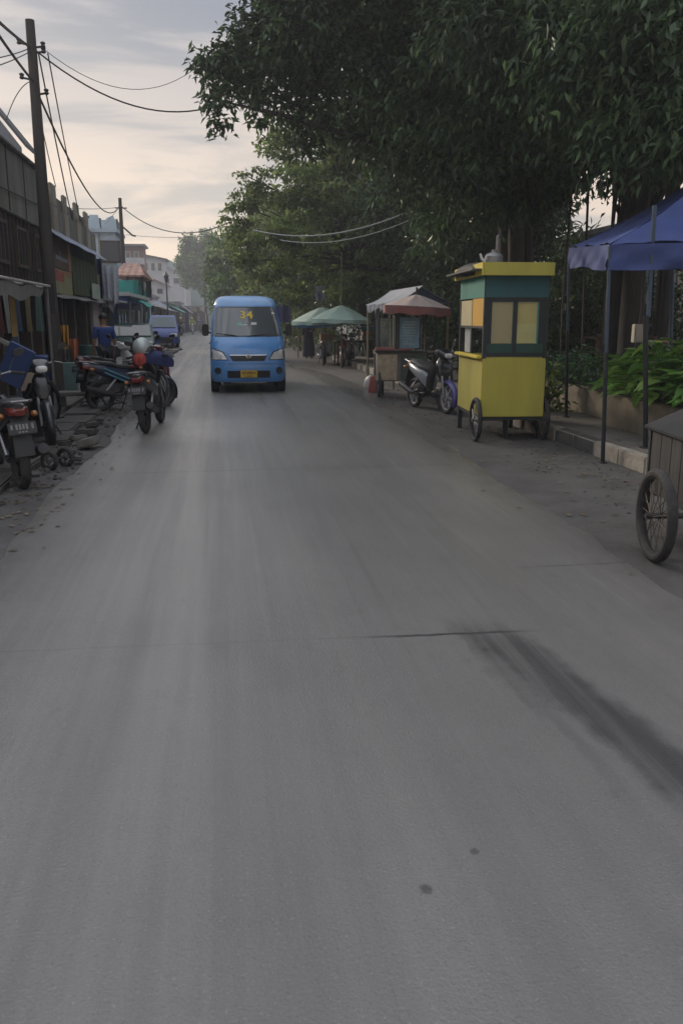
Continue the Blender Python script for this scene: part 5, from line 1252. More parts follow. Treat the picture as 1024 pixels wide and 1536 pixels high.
banner(19.5, 22.4, 2.74, 3.38, XF + .12, [BRN, (.25, .85, .28, .42, BGY), (.05, .12, .0, 1, PNK), (.88, .95, 0, 1, BOR), (.5, .56, .42, .62, BGY)], 'upper brown banner with a pale stripe under the tin awning')
banner(19.55, 22.3, 2.16, 2.72, XF + .11, [BCR, (.02, .7, .5, .92, BRD), (.4, .98, .82, .98, BOR), (.3, .98, .03, .5, BCR)], 'lower cream banner with a red patch under the brown one')
cu2 = MB().slab(lambda u, v: (XF + .10 + .04 * math.sin(u * 50), 22.6 + 4.6 * u, 2.2 + .95 * v), 60, 3, (.005, 0, 0)).build('curtain', clothm('olive_curtain', (.06, .075, .04))); tag(cu2, 'olive curtain hung in folds beside the two banners', 'curtain')
cu3 = MB().slab(lambda u, v: (XF + .20 + .03 * math.sin(u * 22), 25.1 + 1.5 * u, 2.16 + .42 * v), 24, 3, (.005, 0, 0)).build('laundry', clothm('pale_laundry', (.32, .36, .30))); tag(cu3, 'pale laundry hung over the lower edge of the olive curtain', 'laundry')
# C: narrow house with hanging cloths, pale blue house behind it
C_ = bld('narrow_house', 'narrow beige house with dark doors between the banner shop and the blue shop', -6.2, 28.1, 33)
bx('wall', C_, BGE, -5.6, XF - .25, 28.05, 33, 0, 3.15); bx('parapet', C_, CONC, -5.65, XF - .2, 28.03, 33.05, 3.152, 3.35)
for y0, m_ in ((28.5, PNK), (30.4, M('green_door', (.03, .10, .06), .7)), (31.7, BROWN)): bx('door', C_, m_, XF - .248, XF - .20, y0, y0 + .95, 0, 2.0)
for y0 in (28.6, 30.4): windowy(C_, XF - .248, y0, y0 + 1.2, 2.4, 3.05, BROWN)
bx('canopy_edge', C_, AWL, XF - .248, XF + .35, 28.1, 32.9, 2.16, 2.22)
def hung(label, px, py0, py1, Y, wpx, mat, folds=5, name='hanging_cloth'):
    a = at(px, py0, Y); z1 = at(px, py1, Y).z; s_ = wpx / 1283 * Y
    o = MB().slab(lambda u, v: (s_ * (u - .5) * (1 - .25 * v * (folds % 2)), .08 * math.sin(u * folds * 3) * (.4 + v), -(a.z - z1) * v * (1 - .12 * math.sin(u * 9))), 26, 8, (0, .008, 0)).build(name, mat); o.location = a; return tag(o, label, 'cloth')
hung('long white sheet hanging from the narrow house', 165, 398, 462, 28.5, 24, clothm('white_sheet', (.46, .47, .52)), 5)
hung('dark blue cloth hanging left of the long white sheet', 146, 388, 455, 28.2, 12, clothm('navy_hanging', (.035, .04, .09)), 4)
hung('small pale yellow cloth hanging over the dark blue one', 145, 412, 428, 28.0, 9, clothm('yellow_hanging', (.38, .36, .20)), 3)
D_ = bld('pale_blue_house', 'pale blue two storey house with clutter on its flat roof', -7.3, 43.7, 47)
YD = 43.7; z_ = at(160, 345, YD).z; xr_ = at(176, 400, YD).x
bx('wall', D_, LBLU, -12.5, xr_, YD, YD + 3, 0, z_ - .12); bx('roof_slab', D_, LBLU, -12.7, xr_ + .15, YD - .2, YD + 3.1, z_ - .118, z_ + .05, .01)
a = at(166, 385, YD)
f = MB(); f.box(a.x - .5, a.x + .5, YD - .06, YD - .002, a.z - .3, a.z + .75); f.build('window', BROWN, D_, world=True); MB().box(a.x - .42, a.x + .42, YD - .075, YD - .062, a.z - .22, a.z + .67).build('pane', GPANE, D_, world=True)
bx('door', D_, M('rust_red_door', (.22, .08, .04), .8, 0, .2, 4), at(163, 400, YD).x - .4, at(163, 400, YD).x + .4, YD - .1, YD - .003, a.z - 1.55, a.z - .55)
bx('balcony', D_, CONC, xr_ - 2.2, xr_ + .05, YD - .5, YD - .004, a.z - .55, a.z - .42)
bx('drain_pipe', D_, BGE, at(150, 380, YD).x - .04, at(150, 380, YD).x + .04, YD - .08, YD - .003, .2, z_ - .2)
for i in range(7):
    q = at(132 + i * 6.5, 333 + abs(i - 3) * 2, 45); s_ = rng.uniform(.3, .6)
    o = MB().obox((0, 0, 0), (s_ * 1.4, s_, s_ * 1.1), Matrix.Rotation(rng.uniform(-.3, .3), 3, 'Y')).obox((.1, 0, s_ * .5), (s_ * .7, s_ * .6, s_ * .7), Matrix.Rotation(rng.uniform(-.4, .4), 3, 'Y')).build('roof_clutter', (BROWN, LBLU, CONC, DKW)[i % 4], D_, world=False); o.location = wm(D_).inverted() @ Vector((q.x, 45, z_ + .05 + s_ * .5))
MB().lathe([(.35, 0), (.4, .1), (.4, .6), (.3, .75), (0, .8)], (0, 0, 0), 16).build('water_tank', M('dark_tank', (.06, .07, .09), .5, 0, .1, 5), D_).location = wm(D_).inverted() @ Vector((at(133, 330, 45.5).x, 45.5, z_ + .05))
# blue shop with flat roof, open hut with hipped tiles on top
E_ = bld('blue_shop', 'blue painted shop with a flat pale roof edge beside the parked cars', -6, 34, 43.4)
za = at(178, 442, 34).z; XB = at(178, 442, 34).x
XB = -4.15
bx('wall', E_, BLUW, -9.6, XB, 34.2, 43.4, 0, za - .25)
bx('front_wall', E_, BLUW, XB - 2.5, XB + .02, 34.05, 34.195, 0, za - .25)
bx('flat_roof', E_, WPL, -9.7, XB + .75, 33.8, 43.5, za - .05, za + .10, .01); bx('roof_soffit', E_, BLUW, -9.6, XB + .6, 33.9, 43.45, za - .245, za - .052)
windowy(E_, XB + .004, 36, 39.5, .7, 2.0, WPL, GPANE, 2); windowy(E_, XB + .004, 40.2, 42.8, .7, 2.0, WPL, GPANE, 2)
for y in (35, 39.9, 43.2): bx('veranda_post', E_, TEALW if y > 43 else WPL, XB + .6, XB + .68, y, y + .08, 0, za - .25)
HT = bld('rooftop_hut', 'open rooftop hut with a hipped pink tile roof on the blue shop', -5.2, 38, 42, 'hut')
hz0 = za + .10; q0 = at(171, 412, 38); q1 = at(217, 412, 38); zE = q0.z; zT = at(192, 390, 38).z
b = MB(); x0_, x1_ = q0.x, q1.x; y0_, y1_ = 38, 42.5; mx_, my_ = (x0_ + x1_) / 2 - .1, 40.2
b.add([(x0_, y0_, zE), (x1_, y0_, zE), (x1_, y1_, zE), (x0_, y1_, zE), (mx_ - .35, my_, zT), (mx_ + .35, my_, zT), (x0_, y0_, zE - .07), (x1_, y0_, zE - .07), (x1_, y1_, zE - .07), (x0_, y1_, zE - .07)], [(0, 1, 5, 4), (1, 2, 5), (2, 3, 4, 5), (3, 0, 4), (6, 9, 8, 7), (0, 6, 7, 1), (1, 7, 8, 2), (2, 8, 9, 3), (3, 9, 6, 0)])
b.build('roof', TILE, HT, world=True)
for x in (x0_ + .12, mx_, x1_ - .12):
    for y in (y0_ + .15, y1_ - .2): bx('post', HT, DKW, x - .05, x + .05, y - .05, y + .05, hz0, zE - .072)
bx('back_wall', HT, M('hut_blue_grey', (.07, .085, .10), .8, 0, .2, 3), x0_ + .15, x1_ - .15, y1_ - .35, y1_ - .28, hz0, zE - .08)
bx('railing', HT, BLUW, x0_ + .1, mx_ - .2, y0_ + .02, y0_ + .06, hz0, hz0 + .35)
o = MB().sphere((0, 0, .42), (.42, .4, .42), 14, 9, -.95, .95).build('water_drum', M('pale_drum', (.42, .40, .37), .7, 0, .15, 4), None); o.location = (mx_ + .25, 39.5, hz0); tag(o, 'round pale drum inside the rooftop hut', 'drum')
TF = bld('teal_fence', 'teal panel fence on the roof edge right of the tiled hut', -4.5, 36, 43.4, 'fence')
q = at(205, 446, 43)
bx('panel', TF, TEALW, XB - .6, XB + .7, 36, 36.05, za + .10, za + .62); bx('panel', TF, TEALW, XB + .66, XB + .70, 36.052, 43.4, za + .10, za + .62)
for i in range(6): bx('fence_post', TF, TEALW, XB + .70, XB + .75, 36.1 + i * 1.4, 36.16 + i * 1.4, za + .1, za + .7)
# farther houses
def house(name, label, pxl, pxr, pyt, pyb, Y, depth, mat, roofm, roof='flat', win=2, wm_=GPANE):
    a, b_ = at(pxl, pyt, Y), at(pxr, pyt, Y)
    r = thing(name, label, 'house', ((a.x + b_.x) / 2, Y + depth / 2, 0))
    x0, x1, z1 = a.x, b_.x, a.z
    bx('wall', r, mat, x0, x1, Y, Y + depth, 0, z1)
    if roof == 'flat': bx('roof', r, roofm, x0 - .3, x1 + .3, Y - .4, Y + depth + .2, z1 + .002, z1 + .22, .01)
    elif roof == 'shed':
        MB().slab(lambda u, v: (x0 - .4 + (x1 - x0 + .8) * u, Y - .5 + (depth + .7) * v, z1 + .75 - .75 * u), 2, 2, (0, 0, -.15)).build('roof', roofm, r, world=True)
        MB().prism([(x0, z1), (x1, z1), (x0, z1 + .55)], 'Y', Y + .02, Y + .2).build('gable_wall', mat, r, world=True)
    else:
        xm_ = (x0 + x1) / 2; h_ = (x1 - x0) * .26
        for s, xe in ((-1, x0 - .3), (1, x1 + .3)):
            MB().slab(lambda u, v: (xe + (xm_ - xe) * v, Y - .4 + (depth + .6) * u, z1 - .05 + h_ * v), 2, 2, (0, 0, -.12)).build('roof', roofm, r, world=True)
        MB().prism([(x0, z1), (x1, z1), (xm_, z1 + h_ - .14)], 'Y', Y + .01, Y + .16).build('gable_wall', mat, r, world=True)
    zb = max(.6, at(pxl, pyb, Y).z); wd = (x1 - x0) / (win + .4)
    for i in range(win):
        xx = x0 + wd * (.35 + i)
        f = MB().box(xx, xx + wd * .6, Y - .05, Y - .002, z1 - (z1 - zb) * .75, z1 - (z1 - zb) * .25).build('window', WPL, r, world=True)
        MB().box(xx + .06, xx + wd * .6 - .06, Y - .062, Y - .052, z1 - (z1 - zb) * .75 + .06, z1 - (z1 - zb) * .25 - .06).build('pane', wm_, f, world=True)
    return r
h1 = house('brown_house', 'brown and white house with a long balcony behind the rooftop hut', 183, 214, 369, 400, 100, 4, M('brown_wall', (.17, .10, .08), .8, 0, .15, 2), M('grey_slab', (.20, .20, .21), .8), 'flat', 2)
q = at(185, 392, 99); bx('balcony', h1, WPL, at(183, 392, 99).x, at(216, 392, 99).x, 99, 99.95, q.z - .3, q.z + .4)
h2 = house('modern_house', 'pale grey house with a dark sloping roof slab above the shops', 212, 247, 388, 412, 126, 5, M('grey_white_wall', (.46, .47, .48), .8, 0, .1, 1.5, dirt=.3), M('dark_slab', (.09, .09, .10), .8), 'shed', 3)
h3 = house('white_house', 'large white gabled house at the far end of the street', 224, 276, 412, 430, 150, 8, M('lavender_white_wall', (.60, .60, .64), .85, 0, .06, 1), M('pale_roof', (.40, .40, .43), .8), 'gable', 3)
h4 = house('red_roof_house', 'low house with a red tiled gable above the teal fence', 213, 252, 428, 445, 118, 4, WPL, TILE, 'gable', 2)
h6 = house('far_house', 'small white house almost hidden by the far tree', 262, 284, 428, 460, 162, 6, WPL, TIN, 'gable', 2)
# row of shops with one long awning
cols = [M('shop_grey_blue', (.16, .17, .21), .8, 0, .2, 2), M('shop_violet', (.14, .11, .20), .8, 0, .2, 2), M('shop_ochre', (.25, .21, .14), .8, 0, .2, 2), M('shop_grey', (.22, .22, .22), .8, 0, .2, 2), M('shop_green', (.10, .16, .13), .8, 0, .2, 2), M('shop_cream', (.36, .33, .27), .8, 0, .2, 2)]
row = [('grey blue fronted shop nearest the deep blue van in the long low row', 0, AWN), ('violet fronted shop next after the grey blue one in the low row', 1, TIN), ('cream fronted shop third along the low row, under a blue tin awning', 5, TINB), ('ochre fronted shop fourth along the low row', 2, AWN), ('dark green shop under a teal awning halfway down the low row', 4, TEALW), ('plain grey shop just past the teal awning in the low row', 3, TIN), ('second violet shop, far down the low row', 1, AWN), ('ochre shop nearly last in the low row', 2, TIN), ('cream shop at the far end of the low row behind the minibus mirror', 5, AWN)]
y0 = 51.0
for i, (lb, ci, aw) in enumerate(row):
    ln = 11.0; xw = float(np.interp(y0 + ln / 2, [50, 70, 88, 110, 130, 150], [-5.0, -5.6, -6.0, -5.0, -3.6, -2.0])) + .03 * (i % 2)
    s_ = thing('street_shop', lb, 'shop', (xw - 2, y0 + ln / 2, 0)); m_ = cols[ci]; hh = 2.95 + .25 * ((i * 7) % 3)
    bx('wall', s_, m_, xw - 3, xw, y0 + .05, y0 + ln - .05, 0, hh)
    for j in range(5): bx('shop_door', s_, (DKI, BROWN, GPANE)[(i + j) % 3], xw + .002, xw + .05, y0 + .5 + j * 2.1, y0 + 2.1 + j * 2.1, .05, 2.1)
    for j in range(4): bx('post', s_, WPL, xw + 1.15, xw + 1.22, y0 + .2 + j * 3.4, y0 + .27 + j * 3.4, 0, 2.3)
    awning(s_, xw - .1, xw + 1.4, y0, y0 + ln - .03, hh - .1, 2.35, aw, 'awning', .04)
    bx('roof', s_, TIN, xw - 3.2, xw + .2, y0 + .01, y0 + ln - .01, hh + .04, hh + .18)
    y0 += ln
# grey wall at the right, behind the trees
rw0 = at(985, 450, 22).x
RW = thing('boundary_building', 'pale grey building seen between the trunks behind the canopy', 'building', (13, 24, 0))
bx('wall', RW, M('pale_grey_render', (.34, .34, .33), .9, 0, .12, 1, .1, dirt=.4, dirtcol=(.16, .17, .14)), rw0, 18, 22, 30, 0, 4.2); bx('coping', RW, CONC, rw0 - .1, 18.1, 21.9, 30, 4.202, 4.35)
windowy(RW, rw0 + .001, 24, 26, 1.4, 2.8, BROWN)
bx('pilaster', RW, BGE, rw0 + .5, rw0 + .75, 21.93, 21.998, 0, 4.2)

# goods and awnings in front of the shops
for (px, py, hh, rr_, nm, lb, c) in ((70, 600, .85, .27, 'barrel', 'blue plastic barrel at the foot of the timber shophouse', (.03, .07, .20)), (134, 560, .8, .25, 'barrel', 'dark green plastic barrel by the wall of the banner shop', (.02, .07, .05))):
    q = gr(px, py, .07); o = MB().lathe([(rr_ * .9, 0), (rr_, .04), (rr_, hh * .3), (rr_ * 1.03, hh * .33), (rr_, hh * .36), (rr_, hh * .66), (rr_ * 1.03, hh * .69), (rr_, hh * .72), (rr_ * .95, hh * .97), (rr_ * .85, hh), (0, hh)], (0, 0, 0), 20).build(nm, M('drum_%d' % px, c, .5, 0, .15, 4, dirt=.4)); o.location = q; tag(o, lb, nm)
for i, (y, z, c, w_) in enumerate(((14.9, 2.1, (.10, .03, .03), .5), (15.6, 2.1, (.20, .20, .18), .4), (16.3, 2.12, (.03, .05, .10), .6), (17.3, 2.1, (.13, .10, .05), .5), (18.3, 2.1, (.05, .09, .07), .55))):
    o = MB().slab(lambda u, v: (XF + .03 + .05 * math.sin(u * 9 + i) * v, y + w_ * u, z - .75 * v), 10, 6, (.006, 0, 0)).build('hanging_garment', clothm('garment_%d' % i, c)); tag(o, ('dark red', 'pale grey', 'navy blue', 'ochre brown', 'dull green')[i] + ' garment hanging along the front of the timber shophouse', 'garment')
tp_ = MB().slab(lambda u, v: (XB + .75 + .5 * u, 34.2 + 4.5 * v, za - .08 - .25 * u - .1 * math.sin(PI * v)), 6, 14, (0, 0, -.01)).build('tarpaulin', clothm('green_tarp', (.05, .26, .22))); tag(tp_, 'blue green tarpaulin stretched out from the roof edge of the blue shop', 'tarpaulin')
# ------------------------------------------------------------------ street clutter, left
TBX = M('teal_grey_box', (.13, .21, .20), .7, 0, .2, 4, dirt=.5)
q = gr(105, 590, .07)
cb = thing('cabinet', 'pale teal metal cabinet standing on the forecourt by the first pole', 'cabinet', (q.x - .1, q.y + .3, .07), R(8)); MB().box(-.22, .22, -.2, .2, 0, .62).build('cabinet_body', TBX, cb, bevel=.01); MB().box(-.2, -.01, -.212, -.202, .05, .57).build('door', TBX, cb, bevel=.004); MB().box(.01, .2, -.212, -.202, .05, .57).build('door', TBX, cb, bevel=.004)
hung('orange jacket hanging on the first utility pole', 97, 488, 520, 15.2, 11, clothm('orange_jacket', (.46, .25, .05)), 4, 'jacket')
hung('small red and orange cloth hanging right of the orange jacket', 111, 508, 536, 15.6, 12, clothm('red_orange_cloth', (.38, .12, .05)), 3, 'cloth')
BEN = M('bench_slab', (.15, .14, .125), .9, 0, .25, 4, .4, dirt=.5)
for (px, py, w_, d_, hh, lb) in ((128, 588, .85, .5, .36, 'pale stone slab bench nearer the scooters'), (118, 612, .75, .45, .30, 'low stone slab bench in front of the teal cabinet')):
    q = gr(px, py, .03); r = thing('stone_bench', lb, 'bench', (q.x, q.y, .03), R(10)); MB().box(-w_ / 2, w_ / 2, -d_ / 2, d_ / 2, hh - .07, hh).build('slab', BEN, r, bevel=.015)
    for s in (-1, 1): MB().box(s * w_ * .36 - .07, s * w_ * .36 + .07, -d_ * .4, d_ * .4, 0, hh - .072).build('block', SHOULDER, r, bevel=.015)
for i, (px, py, s_) in enumerate(((130, 652, .17), (133, 668, .2), (118, 660, .14), (108, 680, .1), (140, 640, .15), (150, 632, .12), (118, 690, .1))):
    q = gr(px, py, .05); o = MB().obox((0, 0, 0), (s_ * 1.6, s_ * 1.1, s_ * .5), Matrix.Rotation(rng.uniform(0, 3), 3, 'Z') @ Matrix.Rotation(rng.uniform(-.25, .25), 3, 'X')).build('broken_slab', BEN if i in (1, 2) else SHOULDER, None, bevel=.02); o.location = (q.x, q.y, .05 + s_ * .2)
    tag(o, ('pale broken concrete slab lying in the gutter rubble' if i in (1, 2) else 'dark broken concrete slab lying in the gutter rubble'), 'slab', 'broken slabs on the left verge')
# leaning blue board, red and cream box behind the nearest motorcycles
q = at(24, 548, 10.4)
bb = MB().obox((0, 0, 0), (.30, .05, .50), Matrix.Rotation(R(28), 3, 'Y') @ Matrix.Rotation(R(12), 3, 'X')).build('signboard', M('deep_blue_board', (.02, .045, .14), .6, 0, .15, 4, dirt=.3), None, bevel=.008); bb.location = q; 
ep = thing('leaning_board', 'deep blue board leaning behind the nearest motorcycle', 'board', (q.x, q.y, .0)); bb.parent = ep; bb.location = (0, 0, q.z); bb.name = 'panel'
MB().obox((-.16, 0, q.z + .30), (.46, .06, .05), Matrix.Rotation(R(28), 3, 'Y')).build('top_rail', M('grey_rail', (.16, .16, .14), .7), ep, bevel=.008); MB().tube([(.08, .1, 0), (-.02, .04, q.z)], .02, 6).build('leg', IRON, ep)
q = at(46, 565, 11.6); r = thing('snack_box', 'red and cream box on a stand behind the nearest motorcycles', 'box', (q.x, 11.6, 0)); z = q.z
MB().box(-.16, .16, -.12, .12, z - .18, z + .06).build('box_body', M('cream_card', (.36, .31, .24), .8, 0, .15, 8, dirt=.35, dirtcol=(.3, .08, .07)), r, bevel=.006); MB().box(-.17, .17, -.13, .13, z + .115, z + .165).build('lid', M('red_card', (.36, .08, .06), .7, 0, .15, 8), r, bevel=.006); MB().box(-.15, .15, -.11, .11, z + .062, z + .113).build('band', FRM, r); MB().box(-.12, .12, -.08, .08, 0, z - .182).build('stand', DKW, r)
# street lamp far off
q = gr(250, 512); SLM = M('lamp_iron', (.04, .05, .06), .6, .3)
for (px, lb) in ((250, 'old style street lamp with a lantern before the white house'),):
    Y = 58; x = at(px, 430, Y).x; zt = at(px, 408, Y).z; r = thing('street_lamp', lb, 'street lamp', (x, Y, 0))
    MB().tube([(0, 0, 0), (0, 0, .5), (0, 0, zt - .7)], [.09, .06, .045], 8).build('post', SLM, r); MB().lathe([(.07, zt - .7), (.16, zt - .28), (.20, zt - .25), (.06, zt - .05), (.02, zt + .05), (0, zt + .05)], (0, 0, 0), 8).build('lantern', SLM, r); 
# ------------------------------------------------------------------ utility poles and wires
PW = M('old_pole', (.055, .048, .042), .85, 0, .3, 4, .4, dirt=.4, stretch=(3, 3, .3))
WIRE = M('black_cable', (.02, .02, .022), .6, 0, .1, 10); WIREG = M('pale_cable', (.34, .34, .33), .6, 0, .1, 10)
b1 = gr(89, 612); t1 = at(45, 30, b1.y); P1 = thing('utility_pole', 'tall dark utility pole in front of the timber shophouse', 'utility pole', (b1.x, b1.y, 0))
MB().tube([(0, 0, 0), (0, 0, t1.z * .5), (t1.x - b1.x, 0, t1.z)], [.13, .105, .075], 14).build('pole', PW, P1)
for (py, s) in ((72, 1), (68, -1), (120, -1), (142, 1), (80, 1)):
    z = at(50, py, b1.y).z; MB().tube([(0, 0, z), (s * .16, -.02, z + .02)], .018, 6).lathe([(.02, 0), (.045, .02), (.03, .05), (.045, .08), (.015, .1)], (s * .19, -.02, z), 10).build('insulator', IRON, P1)
MB().box(-.09, .09, -.12, .12, 1.7, 2.2).build('meter_box', IRON, P1, bevel=.01)
Y2 = 43.0; b2 = at(184, 500, Y2); t2 = at(180, 297, Y2); P2 = thing('utility_pole', 'second slimmer utility pole rising by the rooftop hut', 'utility pole', (t2.x, Y2, 0))
MB().tube([(0, 0, 0), (0, 0, t2.z)], [.13, .08], 10).build('pole', PW, P2); z = at(180, 312, Y2).z; MB().tube([(-.25, 0, z), (.3, 0, z)], .03, 6).build('crossarm', PW, P2); z = at(195, 350, Y2).z; MB().tube([(0, 0, z + .35), (.5, 0, z - .1), (.65, 0, z - .12)], .04, 6).build('lamp_arm', PW, P2)
def wire(label, a, b_, sag, r_=.012, mat=WIRE, mid=None):
    a, b_ = Vector(a), Vector(b_); n = 16
    pts = [a.lerp(b_, i / n) - Vector((0, 0, sag * 4 * (i / n) * (1 - i / n))) for i in range(n + 1)]
    o = MB().tube(pts, r_, 5).build('cable', mat, None); return tag(o, label, 'cable', 'overhead cables')
yb = b1.y
wire('thick cable running from the top of the first pole out of the upper left corner', at(-40, -5, 10), at(45, 70, yb), .03, .022)
wire('thick cable running from the middle of the first pole out of the left edge', at(-30, 10, 11), at(50, 122, yb), .03, .02)
wire('thin cable from the top of the first pole to the left edge, upper of two', at(-20, 90, 12), at(46, 72, yb), .02, .008)
wire('thin cable from the top of the first pole to the left edge, lower of two', at(-20, 104, 12), at(46, 77, yb), .02, .008)
wire('cable crossing the road from the first pole into the overhanging tree', at(52, 74, yb), at(330, 157, 17.5), .45, .014)
wire('thin cable crossing high over the road from the first pole', at(64, 72, yb), at(300, 97, 19), .55, .006)
wire('thick sagging cable from the first pole to the second pole', at(56, 138, yb), at(178, 311, Y2), .9, .02)
wire('cable dropping steeply from the first pole to the banner shop, left of three', at(58, 165, yb), at(84, 280, 20.6), .05, .010)
wire('cable dropping steeply from the first pole to the banner shop, middle of three', at(58, 80, yb), at(109, 330, 22.5), .1, .014)
wire('cable dropping steeply from the first pole to the banner shop, right of three', at(72, 80, yb), at(121, 332, 25), .1, .012)
wire('thin drop cable from the first pole to the grey gabled house', at(46, 122, yb), at(10, 180, 17.2), -.12, .008)
wire('cable crossing the road from the second pole to the layered tree', at(182, 309, Y2), at(345, 333, 33), .75, .022)
wire('thin cable crossing the road below the other at the second pole', at(190, 352, Y2), at(335, 352, 36), .12, .010)
wire('thin cable from the second pole to the roofs on its left, level one', at(100, 312, 30), at(178, 311, Y2), .05, .012)
wire('thin cable sloping down left from the second pole to the pale blue house', at(158, 336, 36), at(178, 312, Y2), .02, .010)
wire('pale cable drooping through the foliage, upper of two', at(380, 345, 24), at(604, 321, 20), .30, .016, WIREG)
wire('pale cable drooping through the foliage, lower of two', at(420, 360, 25), at(628, 324, 20.5), .28, .011, WIREG)
# ------------------------------------------------------------------ trees
BARK = M('dark_bark', (.038, .033, .029), .9, 0, .35, 5, .8, dirt=.4, stretch=(2, 2, .4))
LF1 = leafmat('mango_leaf', (.026, .050, .022), (.042, .076, .030), (.085, .135, .05), .34, .42)
LF2 = leafmat('almond_leaf', (.06, .092, .03), (.11, .16, .045), (.22, .26, .08), .42, .5)
LF3 = leafmat('far_leaf', (.055, .10, .032), (.085, .15, .04), (.16, .22, .06), .35, .6)
LF4 = leafmat('shade_leaf', (.03, .055, .025), (.05, .085, .035), (.09, .135, .05), .32, .5)
LF5 = leafmat('yellow_green_leaf', (.045, .075, .016), (.09, .13, .03), (.16, .19, .05), .3, .5)
def foliage(clumps, dens, L_, W_, droop, seed, lift=0.0):
    g = np.random.default_rng(seed); C, A, Nn, LL, WW = [], [], [], [], []
    for (c, r) in clumps:
        r = np.array(r if hasattr(r, '__len__') else (r, r, r), float)
        n = max(8, int(dens * (r[0] * r[1] + r[0] * r[2] + r[1] * r[2]) / 3))
        d = g.normal(size=(n, 3)); d /= np.linalg.norm(d, axis=1)[:, None]
        rad = (g.random(n) ** .45)[:, None]
        # uneven outline: lobes on the clump
        ph = g.random(3) * 6.28
        lob = 1 + .22 * np.sin(3 * np.arctan2(d[:, 1], d[:, 0]) + ph[0])[:, None] + .18 * np.sin(4 * d[:, 2] * 2 + ph[1])[:, None]
        p = np.array(c) + d * rad * r * lob
        a = d * .7 + g.normal(size=(n, 3)) * .55; a[:, 2] += -droop + lift
        a /= np.linalg.norm(a, axis=1)[:, None]
        nn = g.normal(size=(n, 3)) * .6; nn[:, 2] += 1.0; nn -= a * (nn * a).sum(1)[:, None]; nn /= np.linalg.norm(nn, axis=1)[:, None] + 1e-9
        l = L_ * (.6 + .7 * g.random(n)); w_ = W_ * (.6 + .7 * g.random(n))
        C.append(p); A.append(a); Nn.append(nn); LL.append(l); WW.append(w_)
    return leaf_array(np.concatenate(C), np.concatenate(A), np.concatenate(Nn), np.concatenate(LL), np.concatenate(WW))
def ell(c, r, n, r0, r1, seed, shell=.55, zmin=None, flat=1.0):
    g = np.random.default_rng(seed); out = []
    while len(out) < n:
        d = g.normal(size=3); d /= np.linalg.norm(d); q = shell + (1 - shell) * g.random()
        p = np.array(c) + d * q * np.array(r)
        if zmin is not None and p[2] < zmin: continue
        k = r0 + (r1 - r0) * g.random(); out.append((p, (k, k, k * flat)))
    return out
def tree(name, label, base, tops, clumps, dens, L_, W_, droop, mat, seed, tr=.25, limbs=26, group=None, cat='tree', hang=0, z0=0.0):
    base = Vector(base); r = thing(name, label, cat, base, 0, group); rr = random.Random(seed)
    b = MB(); fork = Vector(tops)
    mid = base.lerp(fork, .5) + Vector((rr.uniform(-.15, .15), rr.uniform(-.15, .15), 0))
    b.tube([base - Vector((0, 0, .05)), base + Vector((0, 0, .25)), mid, fork], [tr * 1.2, tr * 1.0, tr * .9, tr * .75], 12)
    for i in range(min(limbs, len(clumps))):
        c = Vector(clumps[i * len(clumps) // min(limbs, len(clumps))][0]); m_ = fork.lerp(c, .5) + Vector((rr.uniform(-.3, .3), rr.uniform(-.3, .3), .25)); k = tr * rr.uniform(.22, .42)
        b.tube([fork - Vector((0, 0, .2)), fork.lerp(m_, .5) + Vector((rr.uniform(-.1, .1), 0, .05)), m_, m_.lerp(c, .6) + Vector((0, 0, rr.uniform(-.1, .1))), c], [k, k * .8, k * .6, k * .4, k * .15], 6)
    for i in range(hang):     # hanging aerial roots
        a = rr.uniform(0, 6.28); q = rr.uniform(.3, 1.1); x, y = fork.x + q * math.cos(a), fork.y + q * math.sin(a)
        b.tube([(x, y, fork.z + rr.uniform(.3, 1.4)), (x + rr.uniform(-.1, .1), y, fork.z * .5), (x + rr.uniform(-.15, .15), y, rr.uniform(0, 1.4))], [.025, .02, .012], 5)
    b.build('trunk', BARK, r, world=True)
    v, f = foliage(clumps, dens, L_, W_, droop, seed)
    v = v - np.array(base)
    np_mesh('crown', v, f, mat, r)
    return r
# T1: broad dark tree hanging over the road
cl = ell((5.0, 17, 8.6), (4.0, 4.0, 4.0), 85, .75, 1.35, 1, .45, 4.6)
for (px, py, Y, k) in ((318, 95, 17, .42), (345, 110, 17, .55), (325, 150, 16.8, .42), (330, 188, 16.8, .28), (370, 120, 17.2, .6), (395, 70, 17, .75), (385, 150, 17, .38), (420, 110, 17, .8), (420, 40, 17, .8), (430, 165, 17, .5), (440, -10, 17, 1.0), (410, 0, 17, .5), (470, 80, 17, .9), (480, 150, 17, .7), (460, 215, 17.5, .45), (520, 60, 16.5, .9), (530, 130, 16.5, .9), (550, 200, 17, .8), (600, 100, 16, 1.0), (600, 180, 16, .9), (640, 30, 16, 1.0), (500, 0, 16.5, 1.0), (580, 10, 16, 1.0), (640, 230, 16.5, .7), (390, 185, 17, .22), (302, 100, 17, .25), (350, 80, 17, .45), (375, 50, 17, .45)):
    cl.append((np.array(at(px, py, Y)), (k, k, k)))
tree('mango_tree', 'broad dark tree reaching out over the road at the top', (6.2, 17.6, 0), (5.9, 17.3, 3.6), cl, 1250, .165, .068, .35, LF1, 11, .28, 40)
